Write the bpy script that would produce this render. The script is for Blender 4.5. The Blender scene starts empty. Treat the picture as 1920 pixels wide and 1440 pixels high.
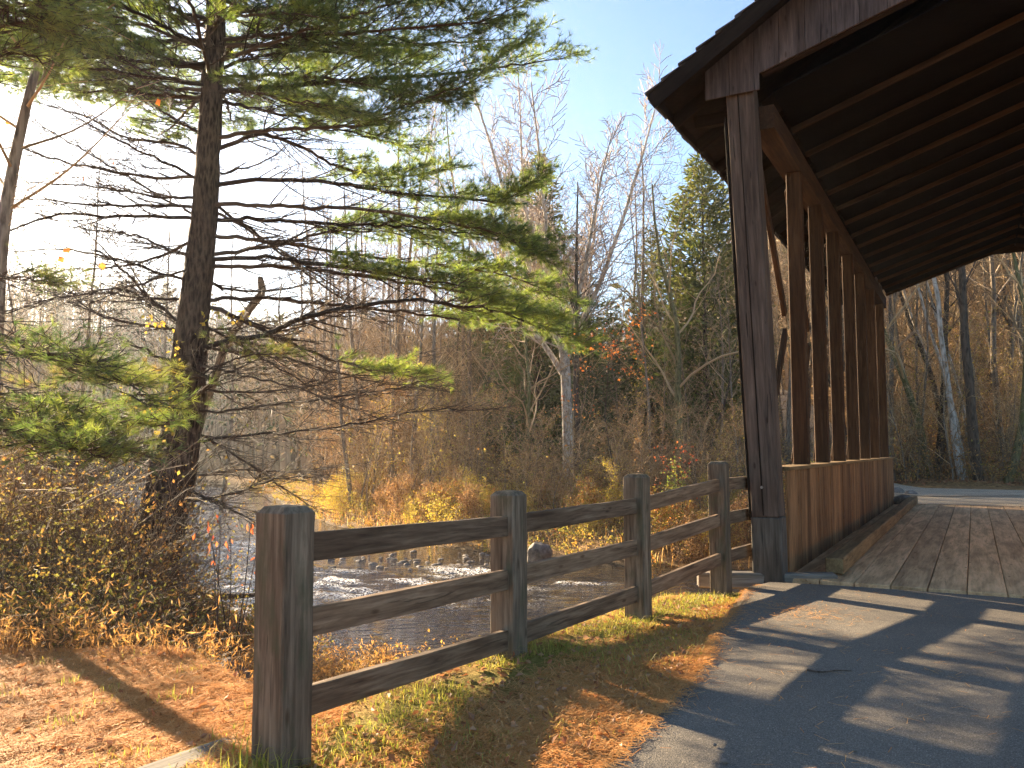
import bpy, bmesh, math, random
import numpy as np
from mathutils import Vector, Matrix

S = bpy.context.scene
COL = S.collection
R = math.radians
rng = np.random.default_rng(7)
random.seed(7)

# ------------------------------------------------------------------ camera
F, H = 1560.0, 1.5
PITCH = math.atan(122 / F)
cam = bpy.data.cameras.new('camera')
cam.sensor_fit = 'HORIZONTAL'
cam.sensor_width = 36
cam.lens = 36 * F / 1920
cam.clip_start, cam.clip_end = .05, 2000
camo = bpy.data.objects.new('camera', cam)
COL.objects.link(camo)
camo.location = (0, 0, H)
camo.rotation_euler = (R(90) + PITCH, 0, 0)
S.camera = camo
CP, SP = math.cos(PITCH), math.sin(PITCH)


def ray(x, y):
    u, v = (x - 960) / F, (720 - y) / F
    return u, CP - v * SP, SP + v * CP


def atY(x, y, Y):                       # point on the line of sight at distance Y ahead
    d = ray(x, y)
    k = Y / d[1]
    return np.array((d[0] * k, Y, H + d[2] * k))


def gnd(x, y, z=0.0):
    d = ray(x, y)
    k = (z - H) / d[2]
    return np.array((d[0] * k, d[1] * k, z))


# bridge frame: t along the bridge, s to the right across it
AX = np.array((0.4842, 0.8750, 0)); BX = np.array((0.8750, -0.4842, 0))
P0 = np.array((3.184, 9.886, 0))


def B(t, s, z=0.0):
    return P0 + AX * t + BX * s + np.array((0, 0, z))


# ------------------------------------------------------------------ world, sun
SUN_AZ, SUN_EL = R(-40.5), R(16.5)          # measured from +Y, negative = to the left
w = bpy.data.worlds.new('World')
S.world = w
w.use_nodes = True
nt = w.node_tree
bg = nt.nodes['Background']
sky = nt.nodes.new('ShaderNodeTexSky')
sky.sky_type = 'NISHITA'
sky.sun_disc = False
sky.sun_elevation = SUN_EL
sky.sun_rotation = SUN_AZ
sky.air_density = 1.0
sky.dust_density = .9
sky.ozone_density = 3.0
nt.links.new(sky.outputs[0], bg.inputs[0])
bg.inputs[1].default_value = .052
sl = bpy.data.lights.new('sun', 'SUN')
sl.energy = 5.0
sl.angle = R(.53)
sl.color = (1, .78, .51)
so = bpy.data.objects.new('sun', sl)
COL.objects.link(so)
SDIR = np.array((math.sin(SUN_AZ) * math.cos(SUN_EL), math.cos(SUN_AZ) * math.cos(SUN_EL), math.sin(SUN_EL)))
so.rotation_euler = Vector(-SDIR).to_track_quat('-Z', 'Y').to_euler()
so.location = SDIR * 60
S.view_settings.view_transform = 'Standard'
S.view_settings.look = 'None'
S.view_settings.exposure = 2.65
S.view_settings.gamma = 1
S.cycles.use_denoising = True
S.cycles.denoising_prefilter = 'NONE'
S.cycles.max_bounces = 10
S.cycles.diffuse_bounces = 4
S.cycles.transmission_bounces = 6
S.cycles.volume_bounces = 0
S.cycles.sample_clamp_indirect = 6
S.cycles.use_light_tree = False


# ------------------------------------------------------------------ object helpers
def tag(o, label=None, cat=None, group=None, kind=None):
    if label: o['label'] = label
    if cat: o['category'] = cat
    if group: o['group'] = group
    if kind: o['kind'] = kind
    return o


def empty(name, loc, label, cat, group=None):
    o = bpy.data.objects.new(name, None)
    o.empty_display_size = .2
    o.location = loc
    COL.objects.link(o)
    return tag(o, label, cat, group)


def link(name, me, parent=None, loc=None, label=None):
    o = bpy.data.objects.new(name, me)
    COL.objects.link(o)
    if parent is not None:
        o.parent = parent
        base = Vector(parent.location)
        pp = parent.parent
        while pp is not None:
            base += Vector(pp.location)
            pp = pp.parent
        o.location = (Vector(loc) if loc is not None else Vector((0, 0, 0))) - base
    elif loc is not None:
        o.location = loc
    if label: o['label'] = label
    return o


def npmesh(name, V, polys, mats, attrs=None, mi=None, smooth=False):
    """V (N,3); polys = list of (M,k) index arrays; mi = list of material indices per array"""
    me = bpy.data.meshes.new(name)
    V = np.ascontiguousarray(V, dtype=np.float32)
    me.vertices.add(len(V))
    me.vertices.foreach_set('co', V.ravel())
    polys = [p for p in polys]
    loops = np.concatenate([p.ravel() for p in polys]).astype(np.int32)
    cnt = np.concatenate([np.full(len(p), p.shape[1], np.int32) for p in polys])
    st = np.concatenate(([0], np.cumsum(cnt)[:-1])).astype(np.int32)
    me.loops.add(len(loops))
    me.loops.foreach_set('vertex_index', loops)
    me.polygons.add(len(cnt))
    me.polygons.foreach_set('loop_start', st)
    if mi is not None:
        m = np.concatenate([np.full(len(p), k, np.int32) for p, k in zip(polys, mi)])
        me.polygons.foreach_set('material_index', m)
    me.polygons.foreach_set('use_smooth', np.full(len(cnt), bool(smooth)))
    for m in mats: me.materials.append(m)
    for k, a in (attrs or {}).items():
        at = me.attributes.new(k, 'FLOAT', 'POINT')
        at.data.foreach_set('value', np.ascontiguousarray(a, dtype=np.float32))
    me.update(calc_edges=True)
    return me


def tubes(polys, sides=5, tint=None):
    """polys: list of (pts (k,3), radii (k)). Grouped by k and vectorised. returns V, quads, tint"""
    groups = {}
    for i, (p, r) in enumerate(polys):
        groups.setdefault(len(p), []).append(i)
    VV, QQ, TT = [], [], []
    off = 0
    for k, ids in groups.items():
        P = np.array([polys[i][0] for i in ids], dtype=float)      # M,k,3
        Rr = np.array([polys[i][1] for i in ids], dtype=float)     # M,k
        T = np.empty_like(P)
        T[:, 1:-1] = P[:, 2:] - P[:, :-2] if k > 2 else T[:, 1:-1]
        T[:, 0] = P[:, 1] - P[:, 0]
        T[:, -1] = P[:, -1] - P[:, -2]
        T /= np.linalg.norm(T, axis=2, keepdims=True) + 1e-9
        ov = P[:, -1] - P[:, 0]
        ref = np.where((np.abs(ov[:, 2]) > .7 * (np.linalg.norm(ov, axis=1)))[:, None], np.array((1., .13, 0)), np.array((.07, .05, 1.)))
        U = np.cross(T, ref[:, None, :])
        U /= np.linalg.norm(U, axis=2, keepdims=True) + 1e-9
        W = np.cross(T, U)
        a = np.arange(sides) * 2 * np.pi / sides
        V = P[:, :, None] + Rr[:, :, None, None] * (np.cos(a)[None, None, :, None] * U[:, :, None] + np.sin(a)[None, None, :, None] * W[:, :, None])
        M = len(ids)
        idx = np.arange(M * k * sides).reshape(M, k, sides) + off
        q = np.stack((idx[:, :-1], np.roll(idx[:, :-1], -1, 2), np.roll(idx[:, 1:], -1, 2), idx[:, 1:]), -1).reshape(-1, 4)
        VV.append(V.reshape(-1, 3)); QQ.append(q)
        tt = rng.random(M) if tint is None else np.array([tint[i] for i in ids])
        TT.append(np.repeat(tt, k * sides))
        off += M * k * sides
    return np.concatenate(VV), np.concatenate(QQ), np.concatenate(TT)


def tubes_by_size(polys, thr=((.05, 9), (.02, 6), (.008, 4), (0, 3))):
    out, rest, off = [], list(polys), 0
    Vs, Qs, Ts = [], [], []
    for lim, sd in thr:
        sel = [p for p in rest if p[1][0] >= lim]
        rest = [p for p in rest if p[1][0] < lim]
        if sel:
            V, Q, T = tubes(sel, sd)
            Vs.append(V); Qs.append(Q + off); Ts.append(T); off += len(V)
    return np.concatenate(Vs), np.concatenate(Qs), np.concatenate(Ts)


def norm(v):
    return v / (np.linalg.norm(v, axis=-1, keepdims=True) + 1e-9)


def leaf_quads(P, D, size, wid=.5, fold=.15):
    """diamond leaves: P base, D direction (unit), size (N)"""
    N = len(P)
    rnd = norm(rng.normal(size=(N, 3)))
    side = norm(np.cross(D, rnd))
    up = np.cross(side, D)
    s = np.asarray(size)[:, None]
    m = P + D * s * .45
    V = np.stack((P, m + side * s * wid * .5 + up * s * fold, P + D * s, m - side * s * wid * .5 + up * s * fold), 1).reshape(-1, 3)
    Q = np.arange(N * 4).reshape(N, 4)
    return V, Q


def needle_tris(P, D, n, L, wid, spread=(12, 60), droop=.12):
    """n needles for each tuft at P along D"""
    N = len(P)
    P = np.repeat(P, n, 0); D = np.repeat(D, n, 0)
    rnd = rng.normal(size=D.shape)
    rad = norm(np.cross(D, rnd))
    A = np.radians(rng.uniform(spread[0], spread[1], len(P)))[:, None]
    d = D * np.cos(A) + rad * np.sin(A)
    d[:, 2] -= droop * rng.random(len(P))
    d = norm(d)
    Ln = (np.repeat(L, n) if np.ndim(L) else L) * rng.uniform(.7, 1.1, len(P))
    b = P - D * rng.uniform(0, .6, len(P))[:, None] * Ln[:, None] * .6
    side = norm(np.cross(d, rng.normal(size=d.shape))) * wid * .5
    V = np.stack((b - side, b + side, b + d * Ln[:, None]), 1).reshape(-1, 3)
    T = np.arange(len(P) * 3).reshape(-1, 3)
    tint = np.repeat(np.repeat(rng.random(N), n), 3)
    return V, T, tint


def catmull(pts, n):
    p = np.array(pts, dtype=float)
    p = np.vstack((2 * p[0] - p[1], p, 2 * p[-1] - p[-2]))
    out = []
    m = len(p) - 3
    for i in range(n):
        u = i / (n - 1) * m
        k = min(int(u), m - 1)
        t = u - k
        a, b, c, d = p[k:k + 4]
        out.append(.5 * (2 * b + (c - a) * t + (2 * a - 5 * b + 4 * c - d) * t * t + (3 * b - a - 3 * c + d) * t ** 3))
    return np.array(out)


# ------------------------------------------------------------------ materials
class NB:
    def __init__(s, name):
        s.m = bpy.data.materials.new(name)
        s.m.use_nodes = True
        s.t = s.m.node_tree
        s.t.nodes.clear()
        s.out = s.t.nodes.new('ShaderNodeOutputMaterial')

    def n(s, typ, **kw):
        nd = s.t.nodes.new('ShaderNode' + typ)
        for k, v in kw.items():
            setattr(nd, k, v)
        return nd

    def l(s, a, b):
        s.t.links.new(a, b)

    def set(s, sock, v):
        if hasattr(v, 'is_linked') or isinstance(v, bpy.types.NodeSocket):
            s.l(v, sock)
        else:
            sock.default_value = v

    def coord(s, kind='Object', scale=(1, 1, 1), rot=(0, 0, 0), jitter=False):
        tc = s.n('TexCoord')
        mp = s.n('Mapping')
        v = tc.outputs[kind]
        if jitter:
            oi = s.n('ObjectInfo')
            ad = s.n('VectorMath', operation='ADD')
            ml = s.n('Math', operation='MULTIPLY'); ml.inputs[1].default_value = 37.0
            s.l(oi.outputs['Random'], ml.inputs[0])
            s.l(v, ad.inputs[0]); s.l(ml.outputs[0], ad.inputs[1])
            v = ad.outputs[0]
        s.l(v, mp.inputs[0])
        mp.inputs['Scale'].default_value = scale
        mp.inputs['Rotation'].default_value = rot
        return mp.outputs[0]

    def pos(s):
        return s.n('NewGeometry').outputs['Position']

    def noise(s, vec, scale=5, detail=4, rough=.55, dist=0):
        nd = s.n('TexNoise')
        s.l(vec, nd.inputs['Vector'])
        nd.inputs['Scale'].default_value = scale
        nd.inputs['Detail'].default_value = detail
        nd.inputs['Roughness'].default_value = rough
        nd.inputs['Distortion'].default_value = dist
        return nd.outputs['Fac']

    def voro(s, vec, scale=5, feature='F1', out='Distance'):
        nd = s.n('TexVoronoi', feature=feature)
        s.l(vec, nd.inputs['Vector'])
        nd.inputs['Scale'].default_value = scale
        return nd.outputs[out]

    def ramp(s, fac, stops, interp='LINEAR'):
        nd = s.n('ValToRGB')
        nd.color_ramp.interpolation = interp
        e = nd.color_ramp.elements
        while len(e) < len(stops): e.new(.5)
        for el, (p, c) in zip(e, stops):
            el.position = p
            el.color = (*c, 1) if len(c) == 3 else c
        s.l(fac, nd.inputs[0])
        return nd.outputs[0]

    def mix(s, fac, a, b, mode='MIX'):
        nd = s.n('Mix', data_type='RGBA', blend_type=mode)
        s.set(nd.inputs[0], fac)
        for sock, v in ((nd.inputs[6], a), (nd.inputs[7], b)):
            if isinstance(v, tuple) and len(v) == 3: v = (*v, 1)
            s.set(sock, v)
        return nd.outputs[2]

    def math(s, op, a, b=0.0, clamp=False):
        nd = s.n('Math', operation=op, use_clamp=clamp)
        s.set(nd.inputs[0], a); s.set(nd.inputs[1], b)
        return nd.outputs[0]

    def attr(s, name):
        return s.n('Attribute', attribute_name=name).outputs['Fac']

    def rand(s):
        return s.n('ObjectInfo').outputs['Random']

    def bump(s, h, strength=.3, dist=.02, prev=None):
        nd = s.n('Bump')
        nd.inputs['Strength'].default_value = strength
        nd.inputs['Distance'].default_value = dist
        s.l(h, nd.inputs['Height'])
        if prev is not None: s.l(prev, nd.inputs['Normal'])
        return nd.outputs[0]

    def principled(s, col, rough=.8, normal=None, spec=.3, **kw):
        p = s.n('BsdfPrincipled')
        if isinstance(col, tuple) and len(col) == 3: col = (*col, 1)
        s.set(p.inputs['Base Color'], col)
        s.set(p.inputs['Roughness'], rough)
        s.set(p.inputs['Specular IOR Level'], spec)
        if normal is not None: s.l(normal, p.inputs['Normal'])
        for k, v in kw.items(): s.set(p.inputs[k], v)
        s.l(p.outputs[0], s.out.inputs[0])
        return p

    def leafy(s, col, trans=.5, rough=.5, gloss=.06, tcol=None):
        d = s.n('BsdfDiffuse'); t = s.n('BsdfTranslucent'); g = s.n('BsdfGlossy')
        s.set(d.inputs[0], col); s.set(t.inputs[0], tcol if tcol is not None else col)
        g.inputs['Roughness'].default_value = rough
        g.inputs[0].default_value = (1, 1, 1, 1)
        m1 = s.n('MixShader'); m1.inputs[0].default_value = trans
        s.l(d.outputs[0], m1.inputs[1]); s.l(t.outputs[0], m1.inputs[2])
        m2 = s.n('MixShader'); m2.inputs[0].default_value = gloss
        s.l(m1.outputs[0], m2.inputs[1]); s.l(g.outputs[0], m2.inputs[2])
        s.l(m2.outputs[0], s.out.inputs[0])


def wood(name, dark, mid, light, grain=1.0, rough=.85, crack=.5, bumps=.35, moss=None, boards=False, spec=.2):
    b = NB(name)
    v = b.coord('Object', (1.1 * grain, 16 * grain, 16 * grain), jitter=True)
    v2 = b.coord('Object', (.5, 4, 4), jitter=True)
    n1 = b.noise(v, 2.2, 7, .62, .4)
    n2 = b.noise(v2, 1.6, 4, .5, .6)
    c = b.ramp(n1, [(.28, dark), (.5, mid), (.75, light)])
    c2 = b.ramp(n2, [(.35, (.62, .6, .58)), (.6, (1, 1, 1))])
    c = b.mix(1.0, c, c2, 'MULTIPLY')
    vc = b.coord('Object', (.55 * grain, 9 * grain, 9 * grain), jitter=True)
    cr = b.noise(vc, 3.1, 3, .5, .8)
    cm = b.ramp(cr, [(.30, (0, 0, 0)), (.335, (1, 1, 1))])
    c = b.mix(1.0, c, b.mix(crack, (1, 1, 1), cm), 'MULTIPLY')
    # knots
    kv = b.coord('Object', (1.6, 5, 5), jitter=True)
    kd = b.voro(kv, 1.4)
    km = b.ramp(kd, [(.05, (.35, .28, .22)), (.12, (1, 1, 1))])
    c = b.mix(.8, c, km, 'MULTIPLY')
    rr = b.ramp(b.rand(), [(0, (.8, .79, .78)), (.5, (1, 1, 1)), (1, (1.18, 1.12, 1.05))])
    c = b.mix(1.0, c, rr, 'MULTIPLY')
    if boards:
        tn = b.attr('tint')
        c = b.mix(1.0, c, b.ramp(tn, [(0, (.55, .5, .46)), (.35, (.9, .84, .78)), (.7, (1.05, 1.0, .95)), (1, (1.3, 1.22, 1.12))]), 'MULTIPLY')
        sv = b.noise(b.coord('Object', (.25, 7, 7)), 3.0, 5, .65, .5)
        c = b.mix(1.0, c, b.ramp(sv, [(.32, (.30, .26, .23)), (.44, (.85, .82, .8)), (.6, (1, 1, 1))]), 'MULTIPLY')
    if moss:
        mv = b.noise(b.coord('Object', (2, 6, 6), jitter=True), 1.5, 5, .6)
        c = b.mix(b.ramp(mv, [(.52, (0, 0, 0)), (.68, (.7, .7, .7))]), c, moss)
    nb = b.bump(n1, bumps, .012)
    nb = b.bump(cm, .5 * crack, .01, nb)
    b.principled(c, rough, nb, spec)
    return b.m


M = {}
M['post'] = wood('weathered_post', (.07, .05, .033), (.19, .145, .098), (.33, .265, .185), 1, moss=(.07, .075, .04))
M['rail'] = wood('weathered_rail', (.07, .043, .026), (.19, .128, .08), (.34, .25, .165), 1)
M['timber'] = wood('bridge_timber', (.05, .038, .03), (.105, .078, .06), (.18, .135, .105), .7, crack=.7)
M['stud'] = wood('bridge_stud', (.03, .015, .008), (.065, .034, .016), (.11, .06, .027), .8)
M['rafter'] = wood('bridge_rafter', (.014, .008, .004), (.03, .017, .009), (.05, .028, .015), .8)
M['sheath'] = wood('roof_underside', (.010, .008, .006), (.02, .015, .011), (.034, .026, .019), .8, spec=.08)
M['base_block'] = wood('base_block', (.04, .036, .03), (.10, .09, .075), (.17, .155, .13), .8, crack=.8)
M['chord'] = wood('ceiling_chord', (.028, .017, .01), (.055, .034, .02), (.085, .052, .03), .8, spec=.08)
M['shade_sheet'] = wood('painted_roof_shade', (.0025, .002, .0016), (.005, .004, .003), (.009, .007, .005), .8, spec=.05)  # near-black colour carries the shade between the chords
M['gable'] = wood('gable_board', (.05, .040, .037), (.10, .082, .076), (.17, .14, .128), .9)
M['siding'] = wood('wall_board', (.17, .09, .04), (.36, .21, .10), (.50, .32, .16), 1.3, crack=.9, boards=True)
M['deck'] = wood('deck_plank', (.52, .31, .15), (.74, .47, .245), (.85, .58, .33), 1, crack=.35, bumps=.2)
M['curb'] = wood('curb_timber', (.16, .10, .045), (.27, .175, .08), (.36, .25, .12), .9)
M['shake'] = wood('roof_shake', (.03, .03, .034), (.07, .065, .065), (.12, .11, .11), 1)
M['grey_wood'] = wood('grey_timber', (.10, .09, .08), (.20, .18, .15), (.32, .29, .25), .8)


def bark(name, a, b_, c, scale=1.0, lichen=None, bumps=.9):
    b = NB(name)
    v = b.coord('Object', (8 * scale, 8 * scale, 1.5 * scale), jitter=True)
    n1 = b.noise(v, 2.4, 6, .65, .6)
    vo = b.voro(b.coord('Object', (9 * scale, 9 * scale, 2.0 * scale), jitter=True), 1.8)
    h = b.math('ADD', n1, b.math('MULTIPLY', vo, .45))
    col = b.ramp(h, [(.42, a), (.62, b_), (.85, c)])
    if lichen:
        ln = b.noise(b.coord('Object', (3, 3, 1.3), jitter=True), 2, 5, .6)
        col = b.mix(b.ramp(ln, [(.5, (0, 0, 0)), (.66, (1, 1, 1))]), col, lichen)
    b.principled(col, .9, b.bump(h, bumps, .05), .15)
    return b.m


M['pine_bark'] = bark('pine_bark', (.008, .006, .005), (.04, .028, .02), (.11, .08, .06), 1.7)
M['twig'] = bark('twig_bark', (.03, .022, .016), (.075, .055, .04), (.14, .105, .08), 2)
M['grey_bark'] = bark('grey_bark', (.05, .04, .03), (.14, .11, .08), (.26, .21, .155), 1, bumps=.5)
M['dark_bark'] = bark('dark_bark', (.02, .016, .012), (.06, .046, .034), (.12, .09, .065), 1, bumps=.5)
M['pale_bark'] = bark('pale_bark', (.22, .18, .14), (.42, .37, .31), (.6, .55, .48), .7, lichen=(.22, .18, .13), bumps=.3)
M['mossy_bark'] = bark('mossy_bark', (.04, .035, .02), (.12, .105, .05), (.22, .19, .09), 1, lichen=(.13, .13, .04), bumps=.5)


def twigmat(name, cols):
    b = NB(name)
    c = b.ramp(b.attr('tint'), [(i / (len(cols) - 1), k) for i, k in enumerate(cols)])
    b.principled(c, .7, None, .2)
    return b.m


M['twigs_grey'] = twigmat('twigs_grey', [(.20, .145, .095), (.36, .27, .18), (.5, .385, .27)])
M['twigs_tan'] = twigmat('twigs_tan', [(.17, .105, .05), (.40, .265, .13), (.60, .43, .24)])
M['twigs_pale'] = twigmat('twigs_pale', [(.34, .25, .19), (.5, .42, .34), (.40, .28, .21)])
M['twigs_dark'] = twigmat('twigs_dark', [(.04, .03, .022), (.075, .055, .04), (.12, .09, .065)])
M['stems'] = twigmat('brush_stems', [(.07, .045, .026), (.17, .11, .06), (.30, .21, .12)])


def leafmat(name, cols, trans=.5, gloss=.04, tboost=1.3, rough=.6):
    b = NB(name)
    st = [(i / (len(cols) - 1), k) for i, k in enumerate(cols)]
    c = b.ramp(b.attr('tint'), st)
    tc = b.ramp(b.attr('tint'), [(p, tuple(min(1, x * tboost) for x in k)) for p, k in st])
    b.leafy(c, trans, rough, gloss, tc)
    return b.m


M['needles'] = leafmat('pine_needles', [(.06, .10, .027), (.11, .16, .028), (.18, .22, .032), (.27, .28, .038)], .6, .05, 1.85)
M['needles_near'] = leafmat('pine_needles_yellowing', [(.08, .13, .025), (.15, .19, .03), (.24, .25, .04), (.33, .2, .05)], .5, .06, 1.5)
M['cedar'] = leafmat('cedar_sprays', [(.035, .055, .012), (.075, .095, .016), (.13, .14, .022), (.2, .175, .035)], .4, .04, 1.4)
M['hemlock'] = leafmat('hemlock_sprays', [(.028, .042, .012), (.06, .075, .018), (.11, .115, .025)], .35, .04, 1.4)
M['leaf_orange'] = leafmat('orange_leaves', [(.45, .10, .02), (.55, .18, .03), (.5, .24, .05)], .55)
M['leaf_red'] = leafmat('red_leaves', [(.38, .05, .02), (.48, .14, .04), (.32, .12, .05)], .55)
M['leaf_brown'] = leafmat('brown_leaves', [(.12, .055, .022), (.26, .13, .05), (.40, .22, .08), (.42, .28, .10)], .45)
M['leaf_gold'] = leafmat('gold_leaves', [(.40, .26, .03), (.5, .36, .05), (.34, .34, .05)], .55)
M['leaf_green'] = leafmat('green_leaves', [(.09, .13, .02), (.18, .21, .03), (.32, .3, .05)], .55)
M['brush_leaf'] = leafmat('brush_leaves', [(.14, .06, .02), (.34, .16, .04), (.48, .27, .06), (.32, .27, .045), (.17, .18, .03), (.55, .17, .04)], .5)
M['dry_grass'] = leafmat('dry_grass_blades', [(.30, .14, .04), (.50, .32, .11), (.52, .27, .07), (.40, .20, .06), (.55, .40, .17)], .5)
M['green_grass'] = leafmat('green_grass_blades', [(.12, .17, .02), (.27, .29, .03), (.42, .37, .05), (.46, .34, .08)], .5)
M['straw'] = leafmat('fallen_needles', [(.38, .15, .04), (.60, .26, .06), (.68, .385, .135), (.28, .115, .035)], .15)
M['litter'] = leafmat('fallen_leaves', [(.20, .085, .035), (.34, .16, .06), (.42, .24, .11), (.30, .10, .035)], .3)
M['far_foliage'] = leafmat('far_foliage', [(.05, .065, .03), (.09, .085, .04), (.16, .12, .065), (.22, .15, .08)], .3, .0)


def ground_mat():
    b = NB('ground_litter')
    p = b.pos()
    z = b.attr('zone')            # 0 pine straw, 1 woodland litter
    wt = b.attr('wet')
    n1 = b.noise(p, 1.3, 5, .6)
    n2 = b.noise(p, 30, 5, .65)
    n3 = b.noise(p, 7, 4, .6)
    st = b.ramp(n2, [(.28, (.15, .06, .02)), (.48, (.44, .20, .055)), (.7, (.62, .345, .12))])
    st = b.mix(b.ramp(n1, [(.42, (0, 0, 0)), (.62, (.55, .55, .55))]), st, (.24, .115, .045))
    gr = b.ramp(n2, [(.3, (.10, .085, .02)), (.5, (.23, .20, .045)), (.7, (.34, .27, .08))])
    st = b.mix(b.ramp(n3, [(.56, (0, 0, 0)), (.68, (.45, .45, .45))]), st, gr)
    st = b.mix(b.attr('grass'), st, gr)
    fl = b.ramp(n3, [(.3, (.09, .05, .022)), (.5, (.24, .14, .06)), (.7, (.40, .26, .10))])
    c = b.mix(z, st, fl)
    mud = b.ramp(n2, [(.3, (.05, .035, .02)), (.65, (.14, .10, .055))])
    c = b.mix(wt, c, mud)
    b.principled(c, .92, b.bump(b.math('ADD', n2, b.math('MULTIPLY', n3, .6)), .8, .05), .1)
    return b.m


def asphalt_mat(name, base=.055, tint=(1, .97, .92), spec=.3):
    b = NB(name)
    p = b.pos()
    v = b.voro(p, 230, 'F1', 'Color')
    sp = b.n('SeparateColor'); b.l(v, sp.inputs[0])
    g = b.ramp(sp.outputs[0], [(0, (base * .5,) * 3), (.55, (base * 1.0, base * .98, base * .95)), (.93, (base * 1.35, base * 1.3, base * 1.25)), (1, (base * 2.4, base * 2.3, base * 2.2))])
    n = b.noise(p, .9, 5, .6)
    g = b.mix(1.0, g, b.ramp(n, [(.3, (.82, .82, .82)), (.7, (1.2, 1.18, 1.15))]), 'MULTIPLY')
    g = b.mix(1.0, g, tint, 'MULTIPLY')
    d = b.voro(p, 150, 'F1', 'Distance')
    n2 = b.noise(p, 60, 3, .6)
    h = b.math('ADD', d, n2)
    b.principled(g, .78, b.bump(h, .5, .005), spec)
    return b.m


def water_mat():
    b = NB('river_water')
    p = b.pos()
    f = b.attr('foam')
    rot = b.n('Mapping'); b.l(p, rot.inputs[0]); rot.inputs['Scale'].default_value = (1, 1.7, 1); rot.inputs['Rotation'].default_value = (0, 0, R(20))
    n1 = b.noise(rot.outputs[0], 2.6, 3, .5, .6)
    n2 = b.noise(rot.outputs[0], 9, 3, .55, .3)
    n3 = b.noise(p, 22, 4, .6)
    h = b.math('ADD', n1, b.math('MULTIPLY', n2, .28))
    nb = b.bump(h, .85, .12)
    bed = b.noise(p, 3.5, 4, .6)
    c = b.ramp(bed, [(.3, (.012, .009, .005)), (.6, (.035, .025, .011)), (.75, (.07, .05, .022))])
    fm = b.math('MULTIPLY', f, b.ramp(n3, [(.47, (0, 0, 0)), (.58, (1, 1, 1))]))
    c = b.mix(fm, c, (.95, .95, .95))
    rg = b.ramp(fm, [(0, (.04, .04, .04)), (.6, (.7, .7, .7))])
    b.principled(c, rg, nb, .75, **{'IOR': 1.45})
    return b.m


def rock_mat():
    b = NB('river_rock')
    n = b.noise(b.coord('Object', jitter=True), 6, 6, .65)
    c = b.ramp(n, [(.3, (.07, .06, .05)), (.55, (.20, .17, .14)), (.75, (.36, .31, .26))])
    b.principled(c, .85, b.bump(n, .7, .04), .25)
    return b.m


M['ground'] = ground_mat()
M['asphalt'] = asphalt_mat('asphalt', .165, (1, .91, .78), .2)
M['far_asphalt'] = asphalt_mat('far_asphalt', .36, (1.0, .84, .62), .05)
M['water'] = water_mat()
M['rock'] = rock_mat()
b = NB('stone_masonry')
n = b.voro(b.coord('Object', (1, 1, 1)), 2.2, 'DISTANCE_TO_EDGE')
cc = b.ramp(b.noise(b.coord('Object'), 5, 5), [(.3, (.13, .11, .09)), (.7, (.33, .29, .24))])
cc = b.mix(b.ramp(n, [(.02, (1, 1, 1)), (.06, (0, 0, 0))]), cc, (.06, .05, .04))
b.principled(cc, .9, b.bump(n, .5, .05))
M['stone'] = b.m
b = NB('steel_bolt')
b.principled((.35, .34, .33), .4, None, .5, Metallic=1.0)
M['bolt'] = b.m

# ------------------------------------------------------------------ terrain
RIV = np.array([(-70, 118, 6.0), (-45, 92, 6.0), (-22, 57, 4.6), (-14.2, 38.5, 4.4), (-8.3, 26.3, 5.0), (-1.7, 18.4, 6.0), (6.6, 16.6, 4.4), (15, 11.5, 4.8), (40, -4, 6), (80, -30, 7)], dtype=float)
RC = catmull(RIV, 120)
WATER_Z = -1.6
FP = [np.array((-1.055, 3.93)), np.array((-.019, 5.93)), np.array((1.15, 7.71)), np.array((2.331, 9.42))]
FE = (FP[3] - FP[0]) / np.linalg.norm(FP[3] - FP[0])


def sstep(a, b_, x):
    t = np.clip((x - a) / (b_ - a), 0, 1)
    return t * t * (3 - 2 * t)


def river_d(X, Y):
    """signed distance beyond the water's edge (m), side (+1 far bank)"""
    sh = X.shape
    P = np.stack((X.ravel(), Y.ravel()), 1)
    best = np.full(len(P), 1e9); wd = np.zeros(len(P)); sd = np.zeros(len(P))
    for i in range(len(RC) - 1):
        a, c = RC[i], RC[i + 1]
        e = c[:2] - a[:2]
        t = np.clip(((P - a[:2]) @ e) / (e @ e), 0, 1)
        q = a[:2] + t[:, None] * e
        d = np.hypot(P[:, 0] - q[:, 0], P[:, 1] - q[:, 1])
        m = d < best
        best[m] = d[m]
        wd[m] = (a[2] + t * (c[2] - a[2]))[m]
        sd[m] = np.sign(e[0] * (P[:, 1] - a[1]) - e[1] * (P[:, 0] - a[0]))[m]
    return (best - wd).reshape(sh), sd.reshape(sh)


def sstep(a, b_, x):
    t = np.clip((x - a) / (b_ - a), 0, 1)
    return t * t * (3 - 2 * t)


def vnoise(X, Y, f, seed=0):
    """smooth value noise"""
    x, y = X * f + seed * 17.3, Y * f + seed * 9.1
    ix, iy = np.floor(x), np.floor(y)
    fx, fy = x - ix, y - iy
    fx, fy = fx * fx * (3 - 2 * fx), fy * fy * (3 - 2 * fy)

    def hsh(a, c):
        v = np.sin(a * 127.1 + c * 311.7 + seed * 74.7) * 43758.5453
        return v - np.floor(v)
    return (hsh(ix, iy) * (1 - fx) + hsh(ix + 1, iy) * fx) * (1 - fy) + (hsh(ix, iy + 1) * (1 - fx) + hsh(ix + 1, iy + 1) * fx) * fy


EDGE = np.array([(-3.4, -6), (-1.6, 0.2), (-.34, 2.75), (.41, 4.05), (.89, 5.04), (1.36, 6.03), (1.62, 6.9), (1.98, 7.76), (2.5, 9.07), (2.95, 9.62)])   # left edge of the asphalt


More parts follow.
